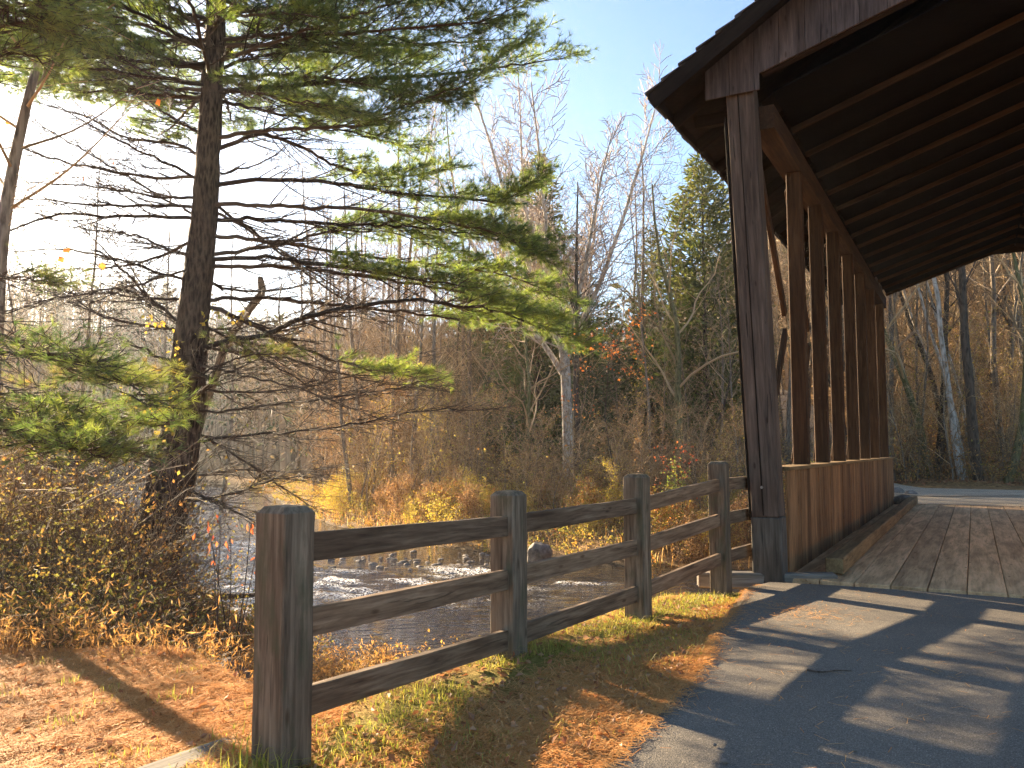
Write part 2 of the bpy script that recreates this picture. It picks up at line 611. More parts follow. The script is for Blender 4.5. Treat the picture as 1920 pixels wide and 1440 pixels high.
def road_mask(X, Y):
    xl = np.interp(Y, EDGE[:, 1], EDGE[:, 0])
    t = (X - P0[0]) * AX[0] + (Y - P0[1]) * AX[1]
    s = (X - P0[0]) * BX[0] + (Y - P0[1]) * BX[1]
    near = (X > xl) & (t < .25)
    far = (t > 15) & (t < 30) & (s > -1.2 - (t - 15) * .02) & (s < 60)
    return near | far


def terr(X, Y):
    X = np.asarray(X, dtype=float); Y = np.asarray(Y, dtype=float)
    d, sd = river_d(X, Y)
    far = sd > 0
    near_z = np.interp(d, [-4, -.8, 0, .6, 2.8, 5], [-2.3, -1.95, -1.62, -1.15, -.12, 0])
    off = (X - FP[0][0]) * FE[1] - (Y - FP[0][1]) * FE[0]
    df = np.clip(np.minimum(-off - .45, Y - 6.45 + .1 * (X + 4) + 1.2 * sstep(-2.6, -1.2, X)), 0, None)
    r = np.clip(d, 0, None) / (np.clip(d, 0, None) + df + 1e-6)
    slope_z = np.where(d > 0, -1.62 * np.clip(1 - r, 0, 1) ** np.interp(X, [-4.6, -3.0], [1.3, .6]), near_z)
    near_z = np.minimum(near_z, slope_z)
    far_z = np.interp(d, [-4, -.8, 0, 1.2, 3.5, 10, 22, 30], [-2.3, -1.9, -1.62, -1.3, -1.05, -.75, -.35, -.1])
    z = np.where(far, far_z, near_z)
    t = (X - P0[0]) * AX[0] + (Y - P0[1]) * AX[1]
    s = (X - P0[0]) * BX[0] + (Y - P0[1]) * BX[1]
    # raised road corridor at the far end of the bridge
    cor = sstep(14.2, 16, t) * sstep(-5, -1.2, s)
    z = np.where(far, z * (1 - cor), z)
    # hills
    u = X / np.maximum(Y, 1)
    rise = sstep(.1, .40, u) * np.clip((t - 33) * .33, 0, 40) * far
    z = z + rise
    amp = np.interp(u, [-1.2, -.7, -.45, -.23, 0, .3], [30, 28, 24, 12, 8, 8])
    z = z + amp * np.exp(-((Y - 180) / 48.) ** 2) * (Y > 40)
    z = z + sstep(60, 110, Y) * 2.0
    # unevenness
    rm = road_mask(X, Y)
    dist = np.hypot(X, Y)
    bump = (vnoise(X, Y, .35, 1) - .5) * .16 + (vnoise(X, Y, 1.3, 2) - .5) * .06 + (vnoise(X, Y, 5, 3) - .5) * .022
    bump = bump + (vnoise(X, Y, 14, 4) - .5) * .012 * (dist < 16)
    xl = np.interp(Y, EDGE[:, 1], EDGE[:, 0])
    nearroad = np.clip((xl - X) / 1.6, 0, 1) * (t < .5) + (t >= .5) * 1.0
    z = z + bump * np.where(far, 1.3, .25 + .75 * np.clip(nearroad, 0, 1))
    z = z - .03 * (1 - np.clip(nearroad, 0, 1)) * (~far)
    z = np.where(rm & (t < 1), -.07, z)
    z = np.where(rm & (t > 1), np.minimum(z, .0) - .05, z)
    return z


def tz(x, y):
    return float(terr(np.array([x]), np.array([y]))[0])


def graded(lo, hi, n, c, dense):
    k = np.linspace(np.arcsinh((lo - c) / dense), np.arcsinh((hi - c) / dense), n)
    return c + dense * np.sinh(k)


gx = graded(-240, 240, 400, -.5, 5.5)
gy = np.concatenate((np.linspace(-40, 1.5, 24)[:-1], graded(1.5, 300, 400, 5, 6.0)))
GX, GY = np.meshgrid(gx, gy)
GZ = terr(GX, GY)
ny, nx = GX.shape
ii = np.arange(ny * nx).reshape(ny, nx)
quads = np.stack((ii[:-1, :-1], ii[:-1, 1:], ii[1:, 1:], ii[1:, :-1]), -1).reshape(-1, 4)
dd, sdd = river_d(GX, GY)
zone = np.where(sdd > 0, 1.0, np.clip(sstep(5.5, 7.5, GY - .25 * GX) * (GX < -1.5), 0, 1))
wet = np.clip(1 - sstep(-.1, .7, dd), 0, 1)
# grassy strip along the fence


def fence_off(X, Y):
    """signed distance right of the fence line and progress along it"""
    a = FP[0]; e = (FP[3] - FP[0]); L = np.linalg.norm(e); e = e / L
    return (X - a[0]) * e[1] - (Y - a[1]) * e[0], (X - a[0]) * e[0] + (Y - a[1]) * e[1]


fo, fa = fence_off(GX, GY)
grass = np.exp(-((fo - .1) / .42) ** 2) * (fa > -.3) * (fa < 7) * .9
V = np.stack((GX.ravel(), GY.ravel(), GZ.ravel()), 1)
g = link('ground', npmesh('ground', V, [quads], [M['ground']], dict(zone=zone.ravel(), wet=wet.ravel(), grass=grass.ravel()), smooth=True))
tag(g, kind='structure')


# river ribbon
def build_river():
    n = 420
    c = catmull(RIV, n)
    T = np.gradient(c[:, :2], axis=0); T /= np.linalg.norm(T, axis=1, keepdims=True)
    Nn = np.stack((-T[:, 1], T[:, 0]), 1)
    m = 90
    v = np.linspace(-1, 1, m)
    W = c[:, 2] + 1.6
    X = c[:, 0, None] + Nn[:, 0, None] * W[:, None] * v
    Y = c[:, 1, None] + Nn[:, 1, None] * W[:, None] * v
    foam = np.zeros_like(X)
    for (cx, cy, rx, ry, a, k) in ((-3.4, 19.6, 3.6, 1.5, -25, 1.0), (-.9, 21.2, 1.5, .9, -20, .85), (-5.6, 17.6, 1.6, 2.0, 10, .7), (-2.0, 19.2, 2.2, .6, -30, 1.0), (-7.5, 27, 2.5, 2.5, 0, .35), (1.4, 19.5, .9, .3, 0, .5), (-4.6, 16.0, 1.6, 1.1, 0, .6), (-2.6, 17.6, 2.4, .5, -20, .7)):
        ca, sa = math.cos(R(a)), math.sin(R(a))
        dx, dy = X - cx, Y - cy
        q = ((dx * ca + dy * sa) / rx) ** 2 + ((-dx * sa + dy * ca) / ry) ** 2
        foam = np.maximum(foam, k * np.exp(-q * 1.2))
    ca, sa = math.cos(R(-35)), math.sin(R(-35))
    st = vnoise((X * ca + Y * sa) * .8, (-X * sa + Y * ca) * 3.2, 1.0, 5) * .6 + vnoise(X, Y, 4.5, 6) * .4
    foam = np.clip(foam * 1.7 * sstep(.46, .62, st), 0, 1)
    Z = WATER_Z + foam * .05 + (vnoise(X, Y, 2.2, 7) - .5) * .05 * (np.clip(foam * 3, 0, 1)) + (vnoise(X, Y, 6, 8) - .5) * .05 * np.clip(foam * 3, 0, 1)
    idx = np.arange(n * m).reshape(n, m)
    q = np.stack((idx[:-1, :-1], idx[1:, :-1], idx[1:, 1:], idx[:-1, 1:]), -1).reshape(-1, 4)
    me = npmesh('river', np.stack((X.ravel(), Y.ravel(), Z.ravel()), 1), [q], [M['water']], dict(foam=foam.ravel()), smooth=True)
    tag(link('river', me), kind='structure')


build_river()


# near road with ragged left edge; far road
def build_roads():
    e = catmull(EDGE, 160)
    e[:, 0] += (vnoise(e[:, 1] * 9, e[:, 1] * 0, 1, 3) - .5) * .07 + (vnoise(e[:, 1] * 30, e[:, 1] * 0, 1, 4) - .5) * .03
    V, Q = [], []
    m = 24
    fr = np.linspace(0, 1, m) ** 1.6
    for i, p in enumerate(e):
        # right end: follow the deck's end line close to the bridge
        u = i / (len(e) - 1)
        far_end = np.array((-3.4 + 16, -6.)) * (1 - u) + B(-.02, 9.5)[:2] * u
        for j, f in enumerate(fr):
            q = p[:2] * (1 - f) + far_end * f
            V.append((q[0], q[1], .004 - .012 * max(0, 1 - f * 14)))
    V = np.array(V)
    idx = np.arange(len(e) * m).reshape(len(e), m)
    q = np.stack((idx[:-1, :-1], idx[:-1, 1:], idx[1:, 1:], idx[1:, :-1]), -1).reshape(-1, 4)
    # a skirt so the edge has thickness
    tag(link('road', npmesh('road', V, [q], [M['asphalt']], smooth=True)), kind='structure')
    # far road: T-junction beyond the bridge
    ts = np.linspace(15.25, 25.5, 20); ss = np.linspace(-.7, 45, 60)
    TT, SS = np.meshgrid(ts, ss)
    wob = (vnoise(TT * 1.3, SS * 1.3, 1, 2) - .5) * .3
    X = P0[0] + AX[0] * (TT + wob) + BX[0] * SS; Y = P0[1] + AX[1] * (TT + wob) + BX[1] * SS
    idx = np.arange(TT.size).reshape(TT.shape)
    q = np.stack((idx[:-1, :-1], idx[:-1, 1:], idx[1:, 1:], idx[1:, :-1]), -1).reshape(-1, 4)
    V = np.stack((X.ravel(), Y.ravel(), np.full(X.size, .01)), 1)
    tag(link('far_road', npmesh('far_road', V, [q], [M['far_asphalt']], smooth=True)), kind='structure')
    # side lane climbing to the left past the far end
    c = catmull([B(20, 2), B(25, -1.5), B(32, -3.5), B(42, -7), B(54, -12)], 40)
    V = []
    for i in range(40):
        d = c[min(i + 1, 39)] - c[max(i - 1, 0)]; d /= np.linalg.norm(d)
        nn = np.array((-d[1], d[0], 0))
        for v in np.linspace(-1.7, 1.7, 6):
            q = c[i] + nn * v
            V.append((q[0], q[1], 0.0))
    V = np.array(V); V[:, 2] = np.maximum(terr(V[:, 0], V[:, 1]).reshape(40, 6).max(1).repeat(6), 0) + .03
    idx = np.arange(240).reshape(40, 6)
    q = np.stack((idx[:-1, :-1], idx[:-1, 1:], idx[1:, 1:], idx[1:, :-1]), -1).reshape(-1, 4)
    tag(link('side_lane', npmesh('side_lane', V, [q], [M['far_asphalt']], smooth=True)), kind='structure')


build_roads()


# ------------------------------------------------------------------ timber pieces
def boxmesh(name, L, W_, Hh, mat, bevel=.006, wobble=.003, seg=1):
    """box along local X, centred in Y and Z, from x=0 to L"""
    bm = bmesh.new()
    bmesh.ops.create_cube(bm, size=1)
    for v in bm.verts:
        v.co = Vector(((v.co.x + .5) * L, v.co.y * W_, v.co.z * Hh))
    if seg > 1:
        ed = [e for e in bm.edges if abs(e.verts[0].co.x - e.verts[1].co.x) > L * .9]
        bmesh.ops.subdivide_edges(bm, edges=ed, cuts=seg - 1)
    if bevel:
        ed = [e for e in bm.edges if not (seg > 1 and 1e-4 < e.verts[0].co.x < L - 1e-4 and abs(e.verts[0].co.x - e.verts[1].co.x) < 1e-5)]
        bmesh.ops.bevel(bm, geom=ed, offset=bevel, segments=1, affect='EDGES', clamp_overlap=True)
    if wobble:
        for v in bm.verts:
            v.co.y += random.uniform(-1, 1) * wobble
            v.co.z += random.uniform(-1, 1) * wobble
    me = bpy.data.meshes.new(name)
    bm.to_mesh(me)
    bm.free()
    me.materials.append(mat)
    return me


def beam(name, p0, p1, W_, Hh, mat, parent, up=(0, 0, 1), bevel=.006, wobble=.003, seg=1, label=None):
    p0 = Vector(p0); p1 = Vector(p1)
    d = p1 - p0
    L = d.length
    x = d.normalized()
    u = Vector(up)
    if abs(x.dot(u)) > .99: u = Vector((AX[0], AX[1], 0))
    y = u.cross(x).normalized()
    z = x.cross(y)
    o = link(name, boxmesh(name, L, W_, Hh, mat, bevel, wobble, seg), parent, p0, label)
    rot = Matrix((x, y, z)).transposed()
    o.rotation_euler = rot.to_euler()
    return o


# ------------------------------------------------------------------ fence
def build_fence():
    f0 = FP[0]
    root = empty('wooden_fence', (f0[0], f0[1], 0), 'weathered three-rail wooden fence beside the asphalt, ending at the bridge post', 'fence')
    e = FP[3] - FP[0]; e = e / np.linalg.norm(e)
    hs = [1.235, 1.205, 1.27, 1.36]
    W_ = .192
    for k, (p, h) in enumerate(zip(FP, hs)):
        bm = bmesh.new()
        zs = [-.5, 0, .25, .5, .75, 1.0, h - .03, h]
        ring = []
        for q, z in enumerate(zs):
            hw = W_ / 2 if q < len(zs) - 1 else W_ / 2 - .026
            c = .007
            pts = [(-hw + c, -hw), (hw - c, -hw), (hw, -hw + c), (hw, hw - c), (hw - c, hw), (-hw + c, hw), (-hw, hw - c), (-hw, -hw + c)]
            ring.append([bm.verts.new((z, x + random.uniform(-.0025, .0025), y + random.uniform(-.0025, .0025))) for x, y in pts])
        for a, c in zip(ring[:-1], ring[1:]):
            for i in range(8):
                bm.faces.new((a[i], a[(i + 1) % 8], c[(i + 1) % 8], c[i]))
        top = bm.faces.new(ring[-1])
        # gently domed top
        r = bmesh.ops.poke(bm, faces=[top])
        r['verts'][0].co.x += .006
        bmesh.ops.recalc_face_normals(bm, faces=bm.faces)
        me = bpy.data.meshes.new('post'); bm.to_mesh(me); bm.free()
        me.materials.append(M['post'])
        o = link('post', me, root, (p[0], p[1], 0))
        x = Vector((random.uniform(-.006, .006), random.uniform(-.006, .006), 1)).normalized()
        y = Vector((e[0], e[1], 0)); z = x.cross(y).normalized(); y = z.cross(x)
        o.rotation_euler = Matrix((x, y, z)).transposed().to_euler()
    rz = [(1.035, .68, .315), (.965, .60, .19), (.985, .612, .20), (1.10, .715, .285), (1.10, .72, .29)]
    pts = FP + [B(.15, -.42)[:2]]
    for i in range(4):
        a, c = pts[i], pts[i + 1]
        d = (c - a) / np.linalg.norm(c - a)
        nrm = np.array((d[1], -d[0])) * .018
        off0 = .06
        for k in range(3):
            z0, z1 = rz[i][k], rz[i + 1][k]
            if i == 1: z0 -= .0
            p0 = a + d * off0 + nrm; p1 = c - d * (off0 if i < 3 else 0) + nrm
            beam('rail', (*p0, z0 + (0 if i == 0 else .004)), (*p1, z1), .045, .138, M['rail'], root, bevel=.004, seg=6, wobble=.0022)


build_fence()


# ------------------------------------------------------------------ covered bridge
def build_bridge():
    WID = 6.3           # inner width
    T1 = 15.2
    root = empty('covered_bridge', tuple(B(0, WID / 2)), 'dark covered timber bridge with open sides and plank deck over the stream', 'bridge')
    z = np.array((0, 0, 1.0))
    EAVE_S, EAVE_Z, SL = -1.38, 5.93, .625
    MID = WID / 2

    def sz(s):          # roof top surface height
        ss = s if s <= MID else WID - s
        return EAVE_Z + SL * (ss - EAVE_S)

    def low(s):         # lower edge of the gable boards and of the interior chords
        ss = s if s <= MID else WID - s
        return 5.98 + min(.32 * ss, .32 * 2.25)

    GT = -.22           # gable plane at the near end
    for side in (0, 1):
        def S_(s): return s if side == 0 else WID - s
        sg = 1 if side == 0 else -1
        # corner post, leaning out a little at the top, on a greyer base block
        beam('corner_post', B(.02, S_(-.165), .70), B(-.02, S_(-.36), 5.95), .33, .31, M['timber'], root, up=tuple(AX), bevel=.012, seg=8, wobble=.004)
        beam('corner_post_seam', B(-.135, S_(-.19), .72), B(-.175, S_(-.375), 5.9), .012, .012, M['sheath'], root, up=tuple(AX), bevel=0, wobble=.001, seg=10)
        beam('post_base', B(.02, S_(-.155), -.4), B(.02, S_(-.165), .70), .345, .33, M['base_block'], root, up=tuple(AX), bevel=.012, seg=3)
        # thin board on the outer side of the corner post
        beam('trim_board', B(.03, S_(-.345), .66), B(0, S_(-.54), 5.6), .035, .30, M['sheath'], root, up=tuple(AX))
        # plate along the top of the wall and the lower sill beam
        beam('wall_plate', B(.1, S_(-.15), 5.60), B(T1, S_(-.15), 5.60), .30, .30, M['stud'], root, seg=8)
        beam('floor_sill', B(.18, S_(-.15), -.12), B(T1, S_(-.15), -.12), .30, .30, M['timber'], root)
        # wall studs and braces
        tt = [1.9, 3.75, 5.65, 7.7, 9.75, 11.85, 14.3]
        for k, t in enumerate(tt):
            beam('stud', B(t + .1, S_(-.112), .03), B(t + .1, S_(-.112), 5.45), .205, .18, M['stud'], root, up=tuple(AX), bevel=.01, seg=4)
        ends = [.2] + [t + .3 for t in tt]
        for k in range(len(tt)):
            t0, t1 = ends[k], tt[k]
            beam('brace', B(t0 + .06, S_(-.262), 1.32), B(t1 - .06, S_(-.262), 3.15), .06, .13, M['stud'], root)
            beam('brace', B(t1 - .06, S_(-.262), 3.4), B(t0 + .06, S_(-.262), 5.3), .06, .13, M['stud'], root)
        # board wall below the openings: individual boards in one skin
        bm = bmesh.new()
        t = .19
        while t < T1 - .05:
            wd = min(random.choice((.19, .235, .24, .285)), T1 - t)
            dpt = random.uniform(.0, .012)
            c0, c1 = t + .003, t + wd - .003
            vs = []
            for zz in (-.02, 1.235):
                for (tx, sx) in ((c0, 0), (c1, 0), (c1, 1), (c0, 1)):
                    ss = (.035 - dpt) if sx == 0 else .003
                    p = B(tx, S_(ss), zz) - B(0, MID)
                    vs.append(bm.verts.new(p))
            for f in ((0, 1, 2, 3), (4, 5, 6, 7), (0, 1, 5, 4), (1, 2, 6, 5), (2, 3, 7, 6), (3, 0, 4, 7)):
                bm.faces.new([vs[i] for i in f])
            t += wd
        bmesh.ops.recalc_face_normals(bm, faces=bm.faces)
        me = bpy.data.meshes.new('wall_boards'); bm.to_mesh(me); bm.free()
        mw = M['siding_v']
        me.materials.append(mw)
        at = me.attributes.new('tint', 'FLOAT', 'POINT')
        at.data.foreach_set('value', np.repeat(rng.random(len(me.vertices) // 8), 8).astype(np.float32))
        link('wall_boards', me, root, tuple(B(0, MID)))
        beam('wall_cap', B(.19, S_(-.085), 1.262), B(T1, S_(-.085), 1.262), .30, .045, M['curb'], root)
        # wheel curb
        beam('curb', B(.42, S_(.50), .115), B(T1 + .2, S_(.50), .115), .2, .19, M['curb'], root, bevel=.014, seg=8, wobble=.005)
        # roof: sheathing underside, then courses of shakes
        n = 12
        s0, s1 = EAVE_S, MID
        th = .04
        beamlen = math.hypot(s1 - s0, sz(s1) - sz(s0))
        bm = bmesh.new()
        ta, tb = GT - .42, T1 + .5
        q = [(ta, s0 + .03), (tb, s0 + .03), (tb, s1), (ta, s1)]
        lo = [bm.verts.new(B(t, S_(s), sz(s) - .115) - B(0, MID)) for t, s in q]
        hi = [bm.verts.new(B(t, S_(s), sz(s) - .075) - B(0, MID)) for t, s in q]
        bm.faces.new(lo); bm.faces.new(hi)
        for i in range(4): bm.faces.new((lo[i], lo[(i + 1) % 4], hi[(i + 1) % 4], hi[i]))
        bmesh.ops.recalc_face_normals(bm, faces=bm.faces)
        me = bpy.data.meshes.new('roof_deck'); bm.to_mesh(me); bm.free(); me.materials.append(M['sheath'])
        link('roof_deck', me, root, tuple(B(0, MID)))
        bm = bmesh.new()
        nc = 20
        for c in range(nc):
            sa = s0 + (s1 - s0) * c / nc - .03
            sb = s0 + (s1 - s0) * (c + 1.25) / nc
            sb = min(sb, s1)
            t = ta - random.uniform(0, .03)
            while t < tb:
                wd = random.uniform(.12, .28)
                j = random.uniform(-.02, .02)
                za, zb = sz(sa) + .012 - .055 + random.uniform(0, .012), sz(sb) - .065
                za += .025
                vs = []
                for (dz) in (-.028, 0):
                    for (tx, sx, zx) in ((t, sa + j, za), (t + wd - .006, sa + j, za), (t + wd - .006, sb, zb), (t, sb, zb)):
                        vs.append(bm.verts.new(B(tx, S_(sx), zx + dz * (1 if zx == za else .2)) - B(0, MID)))
                for f in ((0, 1, 2, 3), (4, 5, 6, 7), (0, 1, 5, 4), (1, 2, 6, 5), (2, 3, 7, 6), (3, 0, 4, 7)):
                    bm.faces.new([vs[i] for i in f])
                t += wd
        bmesh.ops.recalc_face_normals(bm, faces=bm.faces)
        me = bpy.data.meshes.new('roof_shakes'); bm.to_mesh(me); bm.free(); me.materials.append(M['shake'])
        link('roof_shakes', me, root, tuple(B(0, MID)))
        # eave fascia, rake boards
        for tr in (ta + .02, tb - .02):
            beam('rake_board', B(tr, S_(s0 + .05), sz(s0 + .05) - .205), B(tr, S_(s1), sz(s1) - .205), .04, .17, M['sheath'], root, seg=4)
        beam('eave_board', B(ta + .06, S_(s0 + .08), sz(s0) - .10), B(tb - .06, S_(s0 + .08), sz(s0) - .10), .035, .13, M['sheath'], root, seg=8)
        # lookout beam carrying the overhanging eave at each end
        for tr in (.42, T1 - .4):
            beam('lookout', B(tr, S_(s0 + .3), sz(s0 + .3) - .30), B(tr, S_(-.2), 5.82), .12, .16, M['sheath'], root)
        # added black sheet above the chords, painted as the unlit roof space
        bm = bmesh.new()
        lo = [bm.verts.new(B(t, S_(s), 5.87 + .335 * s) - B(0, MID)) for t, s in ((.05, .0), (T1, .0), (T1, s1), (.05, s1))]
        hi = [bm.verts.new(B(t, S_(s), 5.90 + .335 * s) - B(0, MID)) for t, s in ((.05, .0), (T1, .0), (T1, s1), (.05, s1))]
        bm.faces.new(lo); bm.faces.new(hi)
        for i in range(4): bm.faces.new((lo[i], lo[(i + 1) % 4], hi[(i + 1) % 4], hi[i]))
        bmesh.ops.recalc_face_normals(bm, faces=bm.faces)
        me = bpy.data.meshes.new('shade_sheet'); bm.to_mesh(me); bm.free(); me.materials.append(M['shade_sheet'])
        link('shade_sheet', me, root, tuple(B(0, MID)))
        # roof rafters and interior chords
        t = .12
        k = 0
        while t < T1:
            tt_ = t + random.uniform(-.03, .03)
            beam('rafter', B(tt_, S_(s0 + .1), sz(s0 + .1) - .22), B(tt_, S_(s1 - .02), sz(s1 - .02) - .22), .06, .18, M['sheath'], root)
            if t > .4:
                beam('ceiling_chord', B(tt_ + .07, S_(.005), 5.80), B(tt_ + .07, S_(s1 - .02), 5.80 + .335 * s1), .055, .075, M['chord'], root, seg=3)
            t += 1.06
            k += 1
    for t in np.arange(.6, T1, 1.06):
        pass
    # gable boards at both ends (vertical boards, one mesh each, sawn along the arch)
    for tr, sgn in ((GT, -1), (T1 + .12, 1)):
        s = -.76
        parts = []
        while s < WID + .75:
            wd = min(.30, WID + .76 - s)
            a, c = s + .003, s + wd - .003

            def lowz(q):
                qq = q if q <= MID else WID - q
                return 5.83 if qq < -.10 else 5.83 + .2 + min(.3 * (qq + .1), .3 * 2.25)
            cuts = [a] + [q for q in (-.10, 2.15, MID, WID - 2.15, WID + .10) if a < q < c] + [c]
            bm = bmesh.new()
            for q0, q1 in zip(cuts[:-1], cuts[1:]):
                m_ = (q0 + q1) / 2
                same = lambda q: lowz(q + (1e-4 if q < m_ else -1e-4))
                vs = []
                for tt_ in (tr - .014, tr + .014):
                    for (q, zz) in ((q0, same(q0)), (q1, same(q1)), (q1, sz(q1) - .13), (q0, sz(q0) - .13)):
                        vs.append(bm.verts.new(B(tt_, q, zz) - B(tr, s, 6)))
                for f in ((3, 2, 1, 0), (4, 5, 6, 7), (0, 1, 5, 4), (1, 2, 6, 5), (2, 3, 7, 6), (3, 0, 4, 7)):
                    bm.faces.new([vs[i] for i in f])
            bmesh.ops.recalc_face_normals(bm, faces=bm.faces)
            me = bpy.data.meshes.new('gable_board'); bm.to_mesh(me); bm.free()
            me.materials.append(M['gable_v'])
            link('gable_board', me, root, tuple(B(tr, s, 6)))
            s += wd
        # backing rafter behind the boards, edge visible under them
        for sd in (0, 1):
            def S2(s): return s if sd == 0 else WID - s
            tb_ = tr - sgn * .08
            beam('arch_beam', B(tb_, S2(-.1), 6.10), B(tb_, S2(2.15), 6.10 + .3 * 2.25), .1, .16, M['rafter'], root, seg=4)
        beam('arch_beam', B(tb_, 2.2, 6.10 + .3 * 2.25), B(tb_, WID - 2.2, 6.10 + .3 * 2.25), .1, .16, M['rafter'], root, seg=2)
    # tie beams overhead at a few posts hidden in the dark
    # deck: long planks
    s = .02
    while s < WID - .02:
        wd = min(.372, WID - .02 - s)
        beam('deck_plank', B(.0 + random.uniform(-.02, .0), s + wd / 2, -.045), B(T1 + .15, s + wd / 2, -.045), wd - .010, .09, M['deck'], root, bevel=.008, seg=10, wobble=.002)
        s += wd
    beam('end_beam', B(.10, .0, -.3), B(.10, WID, -.3), .3, .38, M['timber'], root)
    for s in np.linspace(.4, WID - .4, 5):
        beam('girder', B(.3, s, -.42), B(T1, s, -.42), .28, .6, M['timber'], root)
    # bolt head on the near corner post
    bm = bmesh.new()
    bmesh.ops.create_cone(bm, cap_ends=True, segments=10, radius1=.018, radius2=.015, depth=.02)
    me = bpy.data.meshes.new('bolt'); bm.to_mesh(me); bm.free(); me.materials.append(M['bolt'])
    o = link('bolt', me, root, tuple(B(-.15, -.2, 1.05)))
    o.rotation_euler = Vector(-AX).to_track_quat('Z', 'Y').to_euler()
    # stone abutments
    for t0, t1 in ((-.1, 1.3), (T1 - 1.0, T1 + .3)):
        o = beam('abutment', B(t0, WID / 2, -1.55), B(t1, WID / 2, -1.55), WID + 1.2, 1.55, M['stone'], root, bevel=.03, wobble=.0)


def vertical_wood(src, name):
    """same wood with the grain running up the object's z axis"""
    m = M[src].copy()
    m.name = name
    for nd in m.node_tree.nodes:
        if nd.type == 'MAPPING':
            a = list(nd.inputs['Scale'].default_value)
            nd.inputs['Scale'].default_value = (a[1], a[1], a[0])
    return m


M['siding_v'] = vertical_wood('siding', 'wall_board_upright')
M['gable_v'] = vertical_wood('gable', 'gable_board_upright')
build_bridge()


# ------------------------------------------------------------------ rocks, timbers, small things
def rock_mesh(name, r, sq=(1, 1, .6), seed=0, sub=3, mat=None):
    bm = bmesh.new()
    bmesh.ops.create_icosphere(bm, subdivisions=sub, radius=1)
    rr = np.random.default_rng(seed)
    pl = norm(rr.normal(size=(9, 3)))
    off = rr.uniform(.62, .95, 9)
    for v in bm.verts:
        c = np.array(v.co)
        for k in range(9):
            ex = c @ pl[k] - off[k]
            if ex > 0: c = c - pl[k] * ex * .85
        c = c * (1 + .05 * math.sin(c[0] * 9 + seed) * math.cos(c[1] * 8 + seed * 2))
        v.co = Vector(c * np.array(sq) * r)
    me = bpy.data.meshes.new(name); bm.to_mesh(me); bm.free()
    me.materials.append(mat or M['rock'])
    for p in me.polygons: p.use_smooth = False
    return me


def rocks():
    def put(name, p, r, label, group=None, seed=0, sq=(1, 1, .6), sink=.3):
        o = link(name, rock_mesh(name, r, sq, seed), None, (p[0], p[1], p[2] - r * sq[2] * sink))
        o.rotation_euler = (0, 0, seed * 1.3)
        tag(o, label, 'rock', group)
    p = gnd(1012, 1046, -1.25); put('boulder', (p[0], p[1], -1.3), .36, 'pale rounded boulder at the far water edge, seen above the middle rail', seed=3, sq=(1, .9, 1.0), sink=-.3)
    p = gnd(1392, 1070, -.3); put('boulder', (*p[:2], tz(*p[:2])), .32, 'pale boulder behind the last fence bay beside the bridge post', seed=5, sink=-.2)
    p = gnd(1345, 1080, -.2); put('boulder', (*p[:2], tz(*p[:2])), .22, 'small pale boulder behind the last fence post', seed=6, sink=-.2)
    p = gnd(400, 1213, -.1); put('boulder', (*p[:2], tz(*p[:2])), .30, 'dark angular boulder in the dry grass left of the nearest fence post', seed=8, sq=(1.3, 1, .75), sink=.1)
    p = gnd(432, 1258, 0); put('stone', (*p[:2], tz(*p[:2])), .10, 'small grey stone lying in front of the dark boulder', seed=9, sink=0)
    for k, (x, y, r, lab) in enumerate(((1692, 945, .34, 'largest pale stone at the far left corner of the bridge deck'), (1708, 928, .2, 'small stone behind the stones at the far end of the bridge'), (1684, 925, .26, 'rounded stone against the far end of the board wall'))):
        p = gnd(x, y, 0); put('stone', (p[0], p[1], 0), r, lab, seed=11 + k, sink=-.3)
    for k in range(65):
        x = rng.uniform(610, 940); y = rng.uniform(1026, 1052) + rng.exponential(9) + (x - 640) * .03
        p = gnd(x, y, WATER_Z)
        put('stone', (p[0], p[1], WATER_Z), rng.uniform(.035, .13), 'dark wet stone in the shallow riffle behind the fence', 'stones in the riffle', seed=30 + k, sq=(1.2, .9, .5), sink=.25)
    # pine cones / pebbles on the road and straw
    for k, (x, y, r) in enumerate(((1603, 1411, .012), (1526, 1377, .006), (1417, 1328, .007), (1700, 1310, .006), (1378, 1171, .007), (1360, 1432, .02), (1340, 1400, .012))):
        p = gnd(x, y, 0)
        lab = ['white pebble on the shaded asphalt near the bottom edge', 'tiny pebble on the sunny asphalt patch below the twig'][0 if k == 0 else 1] if k < 2 else 'tiny pebble lying on the asphalt'
        put('pebble', (p[0], p[1], .006), r, lab, None if k < 2 else 'pebbles on the asphalt', seed=60 + k, sink=-.5)


rocks()
# landscape timber behind the fence
lt = link('landscape_timber', boxmesh('landscape_timber', 3.3, .2, .2, M['grey_wood'], .02, .006, 8), None, (-2.05, 3.0, .0))
d = np.array((.50, .866)); lt.rotation_euler = (0, R(1), math.atan2(d[1], d[0]))
tag(lt, 'grey weathered timber lying on the ground behind the nearest fence bay', 'timber')
lt = link('landscape_timber', boxmesh('landscape_timber', 1.6, .18, .18, M['grey_wood'], .02, .006, 5), None, (2.2, 10.0, -.04))
lt.rotation_euler = (0, 0, R(-4))
tag(lt, 'grey timber on the ground under the last short fence bay', 'timber')
p = gnd(1516, 1259, .012)
pts = catmull([gnd(1514, 1256, .014), gnd(1540, 1260, .02), gnd(1570, 1257, .014), gnd(1597, 1258, .016)], 12)
Vv, Qq, Tt = tubes([(pts, np.linspace(.007, .003, 12)), (np.array([pts[7], pts[7] + (.03, -.05, .004), pts[7] + (.05, -.08, 0)]), np.array((.003, .002, .001)))][:1], 6)
tag(link('twig', npmesh('twig', Vv, [Qq], [M['twig']])), 'dark fallen twig lying on the asphalt in the shade', 'twig')
